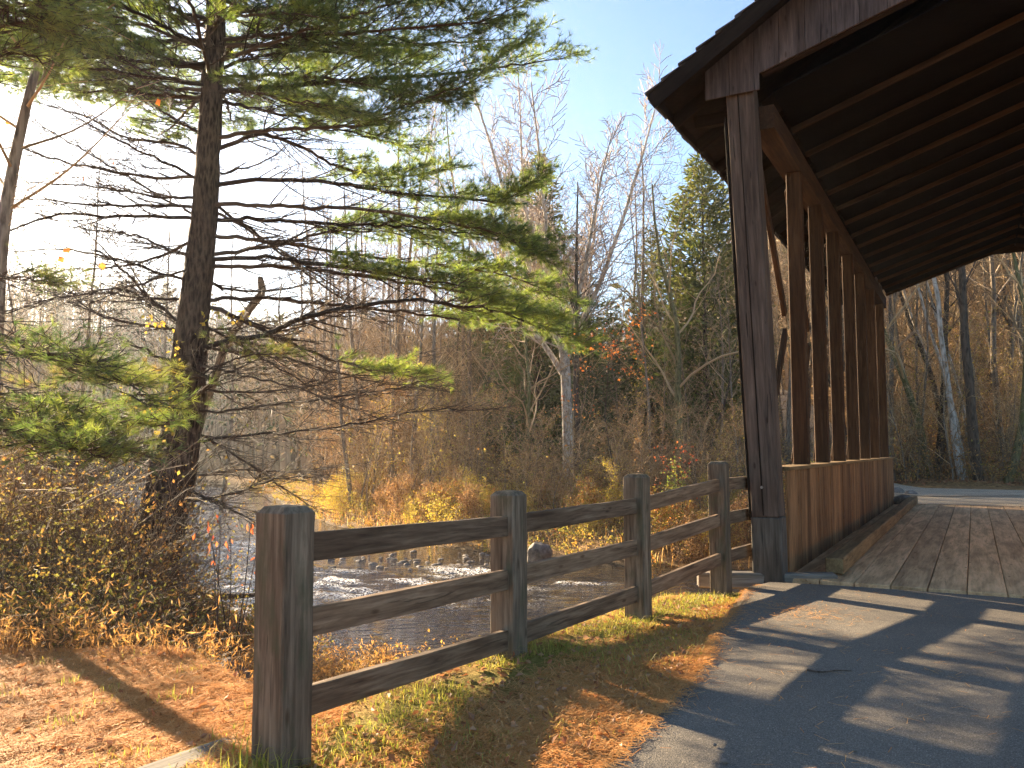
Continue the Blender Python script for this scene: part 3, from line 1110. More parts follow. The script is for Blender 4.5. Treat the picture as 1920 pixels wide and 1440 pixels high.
# fallen branch in the water
pts = catmull([gnd(360, 1100, -1.55), gnd(430, 1118, -1.45), gnd(520, 1110, -1.5)], 10)
Vv, Qq, Tt = tubes([(pts, np.linspace(.09, .03, 10))], 7)
tag(link('driftwood', npmesh('driftwood', Vv, [Qq], [M['dark_bark']])), 'dark driftwood log lying in the stream beside the nearest fence post', 'log')


# ================================================================== vegetation
def tubesA(P, Rr, sides, tint=None):
    k = P.shape[1]
    return tubes([(P[i], Rr[i]) for i in range(len(P))], sides, tint)


def merge(chunks):
    """chunks: list of (V, faces, tint, mat index) -> arrays for npmesh"""
    V, F_, T, mi, off = [], [], [], [], 0
    for v, f, t, m in chunks:
        if len(v) == 0: continue
        V.append(v); F_.append(f + off); T.append(t); mi.append(m); off += len(v)
    return np.concatenate(V), F_, np.concatenate(T), mi


Z = np.array((0, 0, 1.0))


# ------------------------------------------------------------------ white pine boughs
def make_bough(ctrl, r0, fol, seclen=.85, step=.13, lift=.12, dens=1.0, rmin=.0042, thick=0):
    ctrl = np.array(ctrl, dtype=float)
    L = np.linalg.norm(np.diff(ctrl, axis=0), axis=1).sum()
    n = max(6, int(L / step))
    seclen *= 1.15
    main = catmull(ctrl, n)
    main[1:] += rng.normal(size=(n - 1, 3)) * .012
    f = np.linspace(0, 1, n)
    rad = r0 * (1 - f) ** .85 + rmin
    polys = [(main, rad)]
    tp, td = [], []
    T = norm(np.gradient(main, axis=0))
    for i in range(2, n):
        fr = f[i]
        if fr < .10: continue
        for sgn in (1, -1):
            if rng.random() > ((.78 + .2 * thick) if fr > fol else (.9 if fol > 1 else .6)): continue
            side = norm(np.cross(T[i], Z)) * sgn
            d = norm(.7 * T[i] + .85 * side + rng.normal(size=3) * .18 + Z * (lift if fr > fol else rng.normal() * .25))
            L2 = seclen * (1.15 - .8 * fr) * rng.uniform(.5, 1.15) * min(1, .45 + fr * 1.6)
            k = 6
            u = np.linspace(0, 1, k)[:, None]
            bend = T[i] * .25 * L2 * u ** 2 + Z * (.10 * u ** 2 - .06 * u) * L2 + rng.normal(size=3) * .05 * L2 * u ** 2
            sp = main[i] + d * L2 * u + bend
            r2 = max(rad[i] * .45, rmin * 1.3) * (1 - .6 * u[:, 0])
            r2 = np.minimum(r2, .012)
            polys.append((sp, r2))
            nt = max(2, int(L2 / (.085 if fol > 1 else .11) * dens))
            sd = norm(sp[-1] - sp[0])
            for q in range(nt):
                v = rng.uniform(.25, 1)
                j = min(int(v * (k - 1)), k - 2)
                p = sp[j] + (sp[j + 1] - sp[j]) * (v * (k - 1) - j)
                sg = 1 if rng.random() < .5 else -1
                s2 = norm(np.cross(sd, Z)) * sg
                d3 = norm(.8 * sd + .7 * s2 + rng.normal(size=3) * .25 + Z * (.22 if fr > fol else 0))
                L3 = rng.uniform(.12, .34) * (1 if fr > fol else 1.1)
                e = p + d3 * L3
                polys.append((np.array((p, p + d3 * L3 * .5 + rng.normal(size=3) * .012, e)), np.array((rmin * 1.05, rmin * .85, rmin * .6))))
                if fr > fol:
                    tp.append(e); td.append(d3)
                    if L3 > .2: tp.append(p + d3 * L3 * .55); td.append(d3)
            if fr > fol:
                tp.append(sp[-1]); td.append(norm(sd + Z * .2))
                tp.append(sp[-2]); td.append(norm(sd + Z * .2))
    if fol < 1:
        tp.append(main[-1]); td.append(T[-1])
    return polys, np.array(tp).reshape(-1, 3), np.array(td).reshape(-1, 3)


def add_bough(parent, ctrl, r0, fol, base=.0, vary=.75, mat='needles', nper=20, nl=.115, nw=.005, twig='twigs_dark', **kw):
    polys, tp, td = make_bough(ctrl, r0, fol, **kw)
    V, Q, T = tubes_by_size(polys)
    o0 = np.array(ctrl[0])
    o = link('bough', npmesh('bough', V - o0, [Q], [M[twig]], dict(tint=T), smooth=True), parent, tuple(o0))
    if len(tp):
        V, T3, tint = needle_tris(tp, td, nper, nl, nw, (14, 62), .15)
        tint = np.clip(base + tint * vary, 0, 1)
        link('needles', npmesh('needles', V - o0, [T3], [M[mat]], dict(tint=tint)), o, tuple(o0))
    return o


def hero_pine():
    PY = 12.0
    tp = [(262, 1260, 125), (272, 1160, 106), (288, 1060, 92), (300, 1000, 86), (325, 880, 80), (345, 780, 72), (352, 690, 64), (362, 600, 58), (373, 500, 52), (383, 400, 47), (391, 280, 43), (397, 180, 39), (404, 60, 36), (409, -80, 33), (414, -250, 29), (420, -480, 22), (425, -800, 9)]
    pts = np.array([atY(x, y, PY) for x, y, w_ in tp]); rad = np.array([w_ / 2 / F * PY for *_, w_ in tp])
    n = 90
    c = catmull(pts, n); rr = np.interp(np.linspace(0, 1, n), np.linspace(0, 1, len(rad)), rad)
    rr = rr * (1 + .05 * np.sin(np.arange(n) * .9) * rng.random(n)) 
    base = (pts[0][0], pts[0][1], tz(pts[0][0], pts[0][1]))
    root = empty('pine_tree', base, 'tall white pine with dark furrowed trunk and bare lower limbs on the near bank', 'tree')
    V, Q, T = tubes([(c, rr)], 18)
    # furrowed, slightly fluted surface
    ang = np.tile(np.arange(18), n)
    V = V + norm(V - np.repeat(c, 18, 0)) * (np.random.default_rng(3).normal(size=len(V))[:, None] * .008 + (np.sin(ang * 2.2 + np.repeat(np.arange(n), 18) * .05) * .008)[:, None])
    # root flare
    z0 = base[2]
    fl = np.clip(1 - (V[:, 2] - z0) / .5, 0, 1)[:, None] ** 2
    cc = np.repeat(c, 18, 0)
    V[:, :2] += ((V - cc)[:, :2]) * fl * (.5 + .4 * np.sin(ang * 1.05)[:, None])
    link('trunk', npmesh('trunk', V - np.array(base), [Q], [M['pine_bark']], smooth=True), root, base)

    def pp(lst):
        """px points with distance; trunk distance where none is given"""
        m = len(lst)
        return [atY(x, y, Y) for x, y, Y in lst]

    def lin(xy, Y1, Y0=PY):
        m = len(xy)
        Y1 = PY + (Y1 - 10.0) * 1.2
        return [atY(x, y, Y0 + (Y1 - Y0) * (i / (m - 1)) ** 1.0) for i, (x, y) in enumerate(xy)]
    # right-hand boughs: outline, distance of the tip, radius, bare share, length of side shoots
    right = [
        ([(404, 75), (500, 66), (640, 64), (800, 48), (900, 40), (990, 2)], 9.2, .030, .30, .8),
        ([(402, 130), (470, 110), (560, 95), (680, 105), (760, 120)], 10.9, .026, .2, .8),
        ([(400, 170), (470, 172), (560, 190), (640, 200)], 8.9, .022, .2, .75),
        ([(393, 262), (480, 247), (560, 240), (640, 238), (700, 226), (773, 192), (873, 157), (966, 84)], 9.5, .030, .42, .85),
        ([(390, 290), (483, 253), (567, 277), (640, 315), (740, 330), (830, 318)], 10.8, .032, .45, .8),
        ([(386, 352), (500, 335), (640, 346), (723, 358), (873, 372), (940, 375), (1003, 345)], 9.6, .033, .40, .8),
        ([(382, 410), (500, 413), (640, 420), (757, 424), (873, 437), (975, 455)], 10.6, .03, .45, .75),
        ([(378, 478), (500, 463), (583, 443), (640, 433), (740, 437), (830, 470)], 11.2, .03, .45, .75),
        ([(376, 488), (500, 483), (600, 495), (700, 510), (790, 525), (880, 540)], 9.3, .032, .42, .7),
        ([(366, 655), (430, 640), (503, 627), (550, 603), (640, 580), (767, 562), (847, 570), (927, 583), (1007, 610), (1076, 640)], 8.9, .042, .66, .75),
        ([(380, 440), (520, 455), (680, 480), (840, 500), (960, 520), (1050, 560)], 11.5, .03, .5, .8),
        ([(378, 500), (520, 500), (700, 520), (850, 545), (960, 570), (1040, 600)], 10.2, .03, .55, .75),
        ([(384, 385), (540, 385), (700, 395), (850, 420), (940, 440), (1010, 480)], 8.8, .03, .5, .8),
        ([(370, 560), (500, 560), (660, 575), (800, 590), (900, 600), (1000, 600)], 11.8, .03, .6, .7),
        ([(364, 565), (460, 603), (503, 627), (560, 650), (640, 680), (740, 700), (800, 712)], 11.2, .036, .62, .8),
        ([(398, 150), (500, 140), (640, 150), (760, 175), (850, 190)], 9.9, .026, .25, .8),
        ([(397, 190), (480, 205), (580, 225), (700, 260), (790, 280)], 11.4, .026, .3, .8),
    ]
    for k, (xy, Y1, r0, fol, sl) in enumerate(right):
        yel = xy[0] == (364, 565)
        add_bough(root, lin(xy, Y1), r0, fol, base=.12 if yel else .0, seclen=sl, dens=1.75, nper=27, nw=.0056, nl=.13, thick=1)
    # bare dark limbs on the right
    bare_r = [
        ([(350, 773), (480, 765), (640, 743), (740, 728), (820, 708)], 9.0), ([(346, 830), (480, 815), (640, 800), (760, 775), (930, 765)], 9.1),
        ([(336, 895), (440, 883), (560, 885), (650, 872)], 10.8), ([(322, 945), (440, 925), (520, 897), (600, 893)], 9.5),
        ([(352, 715), (378, 735), (397, 713), (450, 690), (540, 640)], 9.6), ([(386, 370), (470, 430), (560, 500), (640, 560), (700, 600)], 11.5),
        ([(376, 520), (440, 545), (540, 540), (640, 520)], 10.8), ([(366, 600), (440, 640), (540, 700), (640, 760)], 11.6),
        ([(362, 620), (430, 615), (520, 600), (600, 560)], 11.8), ([(345, 800), (420, 840), (520, 905), (600, 960)], 11.0),
        ([(352, 730), (480, 735), (600, 720), (700, 690), (800, 660)], 11.8), ([(388, 330), (440, 320), (500, 300), (560, 250)], 11.4),
        ([(384, 390), (480, 440), (600, 520), (720, 600)], 11.0), ([(358, 680), (440, 700), (560, 730), (700, 780)], 8.8),
        ([(330, 905), (420, 950), (500, 990)], 9.6), ([(356, 655), (470, 660), (600, 690), (720, 720), (830, 730)], 11.0),
    ]
    for xy, Y1 in bare_r:
        add_bough(root, lin(xy, Y1), .02 * rng.uniform(.8, 1.2), 2.0, seclen=.8, step=.15, lift=0)
    bare_l = [
        ([(388, 345), (300, 300), (250, 277), (180, 240), (90, 190)], 9.2), ([(389, 300), (330, 270), (233, 257), (166, 220), (60, 190)], 11.5),
        ([(391, 258), (340, 230), (293, 200), (230, 150)], 9.0), ([(384, 372), (300, 370), (200, 353), (100, 345), (-20, 335)], 10.6),
        ([(382, 390), (270, 387), (166, 383), (83, 372), (-20, 378)], 8.9), ([(381, 412), (233, 403), (100, 403), (15, 433), (-60, 450)], 9.6),
        ([(381, 410), (300, 367), (200, 307), (100, 247), (20, 190)], 11.4), ([(352, 615), (290, 567), (247, 523), (203, 480), (150, 420)], 9.2),
        ([(352, 650), (320, 590), (283, 563), (250, 510), (200, 420)], 11.3), ([(354, 620), (243, 605), (187, 590), (133, 557), (60, 540)], 10.9),
        ([(350, 682), (290, 668), (270, 655), (230, 640)], 9.4), ([(375, 480), (320, 470), (250, 440), (160, 430), (60, 400)], 11.8),
        ([(373, 500), (300, 520), (200, 545), (100, 560), (0, 590)], 8.8), ([(366, 560), (280, 560), (180, 550), (60, 570)], 11.6),
        ([(384, 440), (300, 480), (220, 500), (120, 505)], 10.2), ([(340, 800), (260, 790), (180, 800), (100, 780)], 11.4),
        ([(348, 740), (280, 760), (220, 770)], 10.8), ([(330, 860), (250, 850), (160, 870), (80, 860)], 11.2),
        ([(386, 330), (280, 330), (150, 310), (40, 280), (-40, 270)], 9.8), ([(370, 530), (260, 500), (140, 470), (20, 470)], 10.0),
    ]
    for xy, Y1 in bare_l:
        add_bough(root, lin(xy, Y1), .021 * rng.uniform(.8, 1.2), 2.0, seclen=.8, step=.16, lift=0)
    # limb crossing in front of the trunk, with green and yellowing needles
    add_bough(root, lin([(352, 700), (400, 712), (340, 706), (225, 712), (115, 716), (0, 745)], 9.0, 11.5), .022, .30, base=.25, mat='needles_near', seclen=.6)
    add_bough(root, lin([(352, 720), (400, 690), (440, 672), (500, 665), (545, 660)], 9.0, 11.5), .014, .25, base=.2, mat='needles_near', seclen=.45)
    # canopy all round the upper trunk
    nb = 46
    for k in range(nb):
        y = np.interp(k / nb, [0, .4, 1], [175, -30, -760])
        x = np.interp(-y, [-180, 800], [397, 425])
        p = atY(x, y, PY)
        az = k * 2.399 + rng.uniform(-.3, .3)
        L = np.interp(k / nb, [0, .5, 1], [5.0, 4.2, 1.2]) * rng.uniform(.85, 1.12)
        d = np.array((math.cos(az), math.sin(az), 0))
        if d[1] < -.45 and k < 12: L *= .8
        ctl = [p, p + d * L * .33 + Z * .16 * L * .33, p + d * L * .67 + Z * .10 * L, p + d * L + Z * .17 * L]
        add_bough(root, ctl, .028 * (L / 4), .22, base=0, seclen=.85 * (L / 4) ** .5, dens=1.15, nper=22, nw=.0056, nl=.125)
    # extra low canopy fan on the left side of the picture
    for k, (xy, Y1) in enumerate((([(399, 165), (330, 150), (240, 140), (120, 120), (0, 95)], 9.0), ([(400, 140), (320, 110), (220, 80), (100, 60), (-30, 50)], 10.8), ([(398, 185), (330, 180), (250, 175), (160, 170), (60, 165)], 10.6), ([(402, 100), (300, 60), (200, 30), (80, 10)], 9.4), ([(399, 170), (300, 165), (180, 155), (60, 150), (-60, 150)], 11.8), ([(403, 60), (330, 30), (240, 15), (120, 5)], 11.2), ([(401, 120), (310, 120), (200, 110), (90, 110), (-40, 120)], 8.6), ([(400, 130), (430, 95), (470, 60), (530, 30), (600, 15)], 10.8), ([(404, 40), (450, 30), (520, 25), (600, 28)], 9.0))):
        add_bough(root, lin(xy, Y1), .028, .15, base=0, seclen=.9, dens=1.5, nper=24, nw=.0056, nl=.125, thick=1)


hero_pine()


def left_pine():
    x0, y0 = -8.6, 8.6
    z0 = tz(x0, y0)
    root = empty('pine_tree', (x0, y0, z0), 'second white pine at the left edge, its low boughs reaching in front of the brush', 'tree')
    c = catmull([(x0, y0, z0 - .2), (x0 + .1, y0, 3), (x0 + .1, y0 + .1, 7), (x0 + .2, y0, 12)], 30)
    V, Q, T = tubes([(c, np.linspace(.22, .03, 30))], 12)
    link('trunk', npmesh('trunk', V - np.array((x0, y0, z0)), [Q], [M['pine_bark']], smooth=True), root, (x0, y0, z0))
    T_ = lambda z: np.array((x0 + .1, y0, z))
    for z, xy, Y1 in ((3.0, [(-100, 590), (0, 625), (130, 690), (220, 715), (315, 760)], 6.0), (2.6, [(-120, 700), (0, 772), (80, 800), (170, 825), (250, 850)], 5.8), (2.7, [(-120, 660), (0, 720), (110, 760), (200, 790), (290, 800)], 6.4),
                      (2.5, [(-100, 730), (20, 810), (100, 835), (180, 850)], 5.6), (3.1, [(-100, 640), (0, 660), (100, 665), (190, 690)], 5.9), (2.9, [(-150, 690), (-20, 760), (60, 790), (140, 830)], 6.2), (3.4, [(-80, 520), (10, 520), (70, 525), (110, 535)], 8.4)):
        m = len(xy)
        Y0 = min(8.2, Y1 + .9)
        ctl = [T_(z)] + [atY(x, y, Y0 + (Y1 - Y0) * i / (m - 1)) for i, (x, y) in enumerate(xy)]
        add_bough(root, ctl, .016, .5, base=.0, seclen=.40, dens=.5, mat=('needles_near', 'needles')[int(z * 10) % 2], nw=.0036, nl=.095, nper=18)
    for z, xy, Y1 in ((6.2, [(-150, 90), (0, 53), (80, 30), (150, 3)], 7.8), (6.6, [(-150, 20), (0, 10), (60, 0)], 7.2), (5.9, [(-150, 130), (-40, 110), (40, 100), (90, 120)], 8.6), (6.3, [(-140, 40), (-20, 30), (60, 45), (130, 60)], 8.2)):
        m = len(xy)
        ctl = [T_(z)] + [atY(x, y, 8.2 + (Y1 - 8.2) * i / (m - 1)) for i, (x, y) in enumerate(xy)]
        add_bough(root, ctl, .03, .4, base=.1, seclen=.7, dens=1.0)
    for k in range(16):
        z = 5.2 + k * .42
        az = k * 2.4
        L = 3.2 * (1 - k / 20)
        d = np.array((math.cos(az), math.sin(az), .15))
        add_bough(root, [T_(z), T_(z) + d * L * .5, T_(z) + d * L], .024, .25, seclen=.8)


left_pine()


# ------------------------------------------------------------------ bare trees: recursive growth
def grow(cfg, seed):
    r = np.random.default_rng(seed)
    out = {0: []}
    tips = []

    def branch(p, d, L, rad, lvl, out):
        k = cfg['seg'][lvl]
        pts = [p]
        dirs = [d]
        for i in range(k):
            d = d + r.normal(size=3) * cfg['wander'][lvl] + Z * cfg['up'][lvl]
            d = d / np.linalg.norm(d)
            p = p + d * (L / k)
            pts.append(p); dirs.append(d)
        pts = np.array(pts)
        end = cfg['end'][lvl]
        rr = rad * (1 - (1 - end) * np.linspace(0, 1, k + 1))
        rr = np.maximum(rr, cfg['rmin'])
        out.setdefault(lvl, []).append((pts, rr))
        if lvl + 1 < len(cfg['seg']):
            n = cfg['n'][lvl]
            n = max(1, int(round(n * r.uniform(.8, 1.2) * (1 if lvl == 0 else min(1, .4 + L / cfg['ref'][lvl])))))
            for q in range(n):
                f = cfg['start'][lvl] + (1 - cfg['start'][lvl]) * ((q + r.random()) / n)
                x = f * k
                j = min(int(x), k - 1)
                bp = pts[j] + (pts[j + 1] - pts[j]) * (x - j)
                bd = dirs[j + 1]
                az = q * 2.399 + r.uniform(-.6, .6)
                ref = np.cross(bd, (.3, .2, .9)) if abs(bd[2]) < .9 else np.cross(bd, (1, .1, 0))
                ref /= np.linalg.norm(ref)
                w2 = np.cross(bd, ref)
                an = R(cfg['ang'][lvl] * r.uniform(.7, 1.25))
                nd = bd * math.cos(an) + (ref * math.cos(az) + w2 * math.sin(az)) * math.sin(an)
                rl = rr[0] * (1 - (1 - end) * f)
                nl = L * cfg['len'][lvl] * r.uniform(.65, 1.2) * (1 - cfg['taper'][lvl] * (f - cfg['start'][lvl]) / (1 - cfg['start'][lvl] + 1e-6))
                branch(bp, nd, nl, max(rl * cfg['rr'][lvl], cfg['rmin']), lvl + 1, out)
        else:
            tips.append((pts[-1], dirs[-1]))
    branch(np.array((0, 0, -.35)), np.array((r.normal() * .03, r.normal() * .03, 1.)), cfg['H'], cfg['r'], 0, out)
    return out, tips


TALL = dict(H=19, r=.16, seg=[12, 7, 4, 3], wander=[.035, .12, .18, .2], up=[.02, .09, .05, .03], end=[.15, .2, .3, .4], rmin=.007, n=[20, 7, 4], ref=[1, 3.5, 1.2], start=[.38, .2, .2], ang=[48, 42, 40], len=[.24, .36, .5], taper=[.55, .4, .3], rr=[.32, .5, .6])
SLIM = dict(TALL, H=15, r=.09, n=[16, 6, 4], start=[.3, .2, .2], len=[.2, .38, .5], ang=[42, 40, 40])
SPREAD = dict(TALL, H=14, r=.17, seg=[9, 8, 5, 3], wander=[.09, .16, .2, .2], n=[13, 9, 5], start=[.28, .2, .15], ang=[52, 45, 45], len=[.5, .38, .42], taper=[.35, .4, .3], rr=[.45, .45, .6])
SHRUB = dict(TALL, H=5.5, r=.035, seg=[7, 6, 4, 3], wander=[.1, .16, .2, .2], n=[14, 7, 4], ref=[1, 1.5, .5], start=[.1, .15, .2], ang=[38, 45, 45], len=[.42, .42, .5], taper=[.5, .4, .3], rr=[.6, .6, .7], rmin=.005)
SYC = dict(TALL, H=8.5, r=.27, seg=[8, 12, 6, 4], wander=[.03, .05, .14, .2], up=[.02, .045, .10, .05], end=[.75, .15, .25, .4], n=[8, 30, 11], ref=[1, 11, 2], start=[.66, .10, .15], ang=[28, 42, 40], len=[1.4, .25, .45], taper=[.1, .5, .3], rr=[.62, .36, .6], rmin=.013)


def proto(cfg, seed, trunkmat, twigmat_, leaves=None):
    out, tips = grow(cfg, seed)
    thick = out[0] + (out.get(1, []) if cfg is SYC else [])
    V, Q, T = tubes_by_size(thick, ((.03, 8), (0, 5)))
    tm = npmesh('trunk', V, [Q], [M[trunkmat]], dict(tint=T), smooth=True)
    rest = [p for l, ps in out.items() if l >= (2 if cfg is SYC else 1) for p in ps]
    V, Q, T = tubes_by_size(rest, ((.03, 5), (0, 3)))
    ch = [(V, Q, T, 0)]
    mats = [M[twigmat_]]
    if leaves:
        lm, frac, size, per = leaves
        P = np.array([t[0] for t in tips]); D = np.array([t[1] for t in tips])
        sel = rng.random(len(P)) < frac
        P, D = np.repeat(P[sel], per, 0), np.repeat(D[sel], per, 0)
        P = P + rng.normal(size=P.shape) * .06 - D * rng.uniform(0, .35, (len(P), 1))
        D = norm(D + rng.normal(size=D.shape) * .7 - Z * .5)
        v, q = leaf_quads(P, D, rng.uniform(.7, 1.2, len(P)) * size, .65)
        ch.append((v, q, np.repeat(rng.random(len(P)), 4), 1))
        mats.append(M[lm])
    V, Fs, T, mi = merge(ch)
    cm = npmesh('crown', V, Fs, mats, dict(tint=T), mi)
    return tm, cm


def conifer(seed, h, w_, mat, twigm='dark_bark', nb=120, sprays=60, size=.3, shape=1.0, bare=.08):
    r = np.random.default_rng(seed)
    c = np.array([(0, 0, -.3), (r.normal() * .05, r.normal() * .05, h * .5), (0, 0, h)])
    tr = catmull(c, 10)
    V, Q, T = tubes([(tr, np.linspace(h * .011, .01, 10))], 7)
    tm = npmesh('trunk', V, [Q], [M[twigm]], smooth=True)
    polys, P, D = [], [], []
    for k in range(nb):
        f = bare + (1 - bare) * (k + r.random()) / nb
        prof = (1 - f) ** shape * min(1, (f - bare) * 6 + .35)
        L = w_ * .5 * (prof + .05) * r.uniform(.55, 1.15)
        az = k * 2.399 + r.uniform(-.4, .4)
        d = np.array((math.cos(az), math.sin(az), r.uniform(.1, .65)))
        b0 = np.array((0, 0, f * h))
        e = b0 + d * L
        polys.append((np.array((b0, (b0 + e) / 2 - Z * .05 * L, e)), np.array((.018, .012, .006))))
        m = max(5, int(sprays * L / (w_ * .5)))
        u = r.uniform(.25, 1.05, m)[:, None]
        q = b0 + (e - b0) * u + r.normal(size=(m, 3)) * (.10 * L + .08) * (1.2 - u * .5)
        P.append(q); D.append(norm(np.tile(d, (m, 1)) + r.normal(size=(m, 3)) * .55 - Z * .15))
    P = np.concatenate(P); D = np.concatenate(D)
    v, q = leaf_quads(P, D, r.uniform(.55, 1.25, len(P)) * size, .28, .05)
    V, Q, T = tubes(polys, 3)
    tint = np.clip(np.repeat(vnoise(P[:, 0] * 3 + P[:, 2] * 1.7, P[:, 1] * 3 + P[:, 2], .7, seed) * .6 + r.random(len(P)) * .4, 4), 0, 1)
    V2, Fs, T2, mi = merge([(V, Q, T, 0), (v, q, tint, 1)])
    return tm, npmesh('crown', V2, Fs, [M['twigs_dark'], M[mat]], dict(tint=T2), mi)


def plant(name, pr, x, y, sc, label, cat='tree', group=None, rot=None, lean=(0, 0), z=None, zs=1.0):
    zz = tz(x, y) if z is None else z
    o = empty(name, (x, y, zz), label, cat, group)
    o.rotation_euler = (lean[0], lean[1], rng.uniform(0, 6.28) if rot is None else rot)
    o.scale = (sc, sc, sc * zs)
    for nm, me in zip(('trunk', 'crown'), pr):
        c = bpy.data.objects.new(nm, me)
        COL.objects.link(c)
        c.parent = o
    return o


PR = {}
for k in range(3): PR['tall', k] = proto(TALL, 20 + k, 'grey_bark', 'twigs_grey')
for k in range(2): PR['talltan', k] = proto(TALL, 40 + k, 'grey_bark', 'twigs_tan', ('leaf_brown', .3, .11, 1))
for k in range(3): PR['slim', k] = proto(SLIM, 60 + k, 'grey_bark', 'twigs_tan')
for k in range(2): PR['spread', k] = proto(SPREAD, 80 + k, 'dark_bark', 'twigs_tan')
for k in range(4): PR['shrub', k] = proto(SHRUB, 100 + k, 'grey_bark', 'twigs_tan', (('leaf_brown', .5, .085, 2), ('leaf_brown', .2, .08, 1), ('leaf_gold', .4, .075, 2), ('leaf_brown', .35, .08, 1))[k])
PR['syc', 0] = proto(SYC, 125, 'pale_bark', 'twigs_pale', ('leaf_brown', .10, .06, 1))
PR['pale', 0] = proto(dict(TALL, H=21, r=.15, start=[.55, .2, .2]), 131, 'pale_bark', 'twigs_pale')
PR['pale', 1] = proto(dict(SLIM, H=18, r=.10, start=[.5, .2, .2]), 132, 'pale_bark', 'twigs_pale')
PR['dark', 0] = proto(dict(TALL, r=.24), 133, 'dark_bark', 'twigs_dark')
PR['dark', 1] = proto(dict(SPREAD, r=.2), 134, 'mossy_bark', 'twigs_tan')
PR['orange', 0] = proto(dict(SHRUB, H=6.5, n=[9, 7, 4], start=[.55, .35, .2], len=[.42, .42, .5], ang=[68, 45, 45]), 140, 'dark_bark', 'twigs_dark', ('leaf_orange', .75, .12, 2))
PR['red', 0] = proto(dict(SHRUB, H=2.6, n=[10, 6, 4]), 141, 'dark_bark', 'twigs_dark', ('leaf_red', .7, .075, 2))
PR['gold', 0] = proto(dict(SHRUB, H=3.0, n=[10, 6, 4]), 142, 'dark_bark', 'twigs_tan', ('leaf_gold', .8, .08, 3))
PR['green', 0] = proto(dict(SHRUB, H=2.8, n=[12, 6, 4]), 143, 'dark_bark', 'twigs_tan', ('leaf_green', .85, .085, 3))
for k in range(3): PR['mound', k] = proto(dict(SHRUB, H=1.5, r=.02, n=[16, 8, 4], start=[.02, .15, .2], ang=[52, 48, 45], len=[.75, .42, .5], rmin=.004), 170 + k, 'dark_bark', 'twigs_tan', (('leaf_brown', .9, .06, 5), ('leaf_gold', .9, .055, 5), ('brush_leaf', .9, .06, 6))[k])
PR['cedar', 0] = conifer(150, 14, 4.4, 'cedar', nb=230, sprays=95, size=.32, shape=.6)
PR['cedar', 1] = conifer(151, 12, 5.4, 'cedar', nb=230, sprays=105, size=.34, shape=.6)
PR['hemlock', 0] = conifer(152, 13, 4.6, 'hemlock', nb=170, sprays=80, size=.34, shape=.85)
PR['hemlock', 1] = conifer(153, 7, 3.6, 'hemlock', nb=120, sprays=70, size=.28, shape=.8)


def place(name, key, px, D, topy=None, label='', group=None, h0=None, cat='tree', sc=1.0, rot=None, lean=(0, 0), zs=1.0):
    """stand a tree D metres ahead in the direction of a point of the far bank; scaled to a height"""
    x = (px - 960) / F * D * .997
    z = tz(x, D)
    if topy is not None:
        top = atY(px, topy, D)[2]
        sc = (top - z) / h0
    return plant(name, PR[key], x, D, sc, label, cat, group, rot, lean, z, zs)


def in_sun_lane(X, Y):
    """open lane through which the low sun reaches the road beyond the bridge"""
    c = B(20.5, 3.0)
    dx, dy = X - c[0], Y - c[1]
    al = dx * SDIR[0] / math.cos(SUN_EL) + dy * SDIR[1] / math.cos(SUN_EL)
    pe = np.abs(dx * SDIR[1] - dy * SDIR[0]) / math.cos(SUN_EL)
    return (pe < 3.2) & (al > 0) & (al < 26)


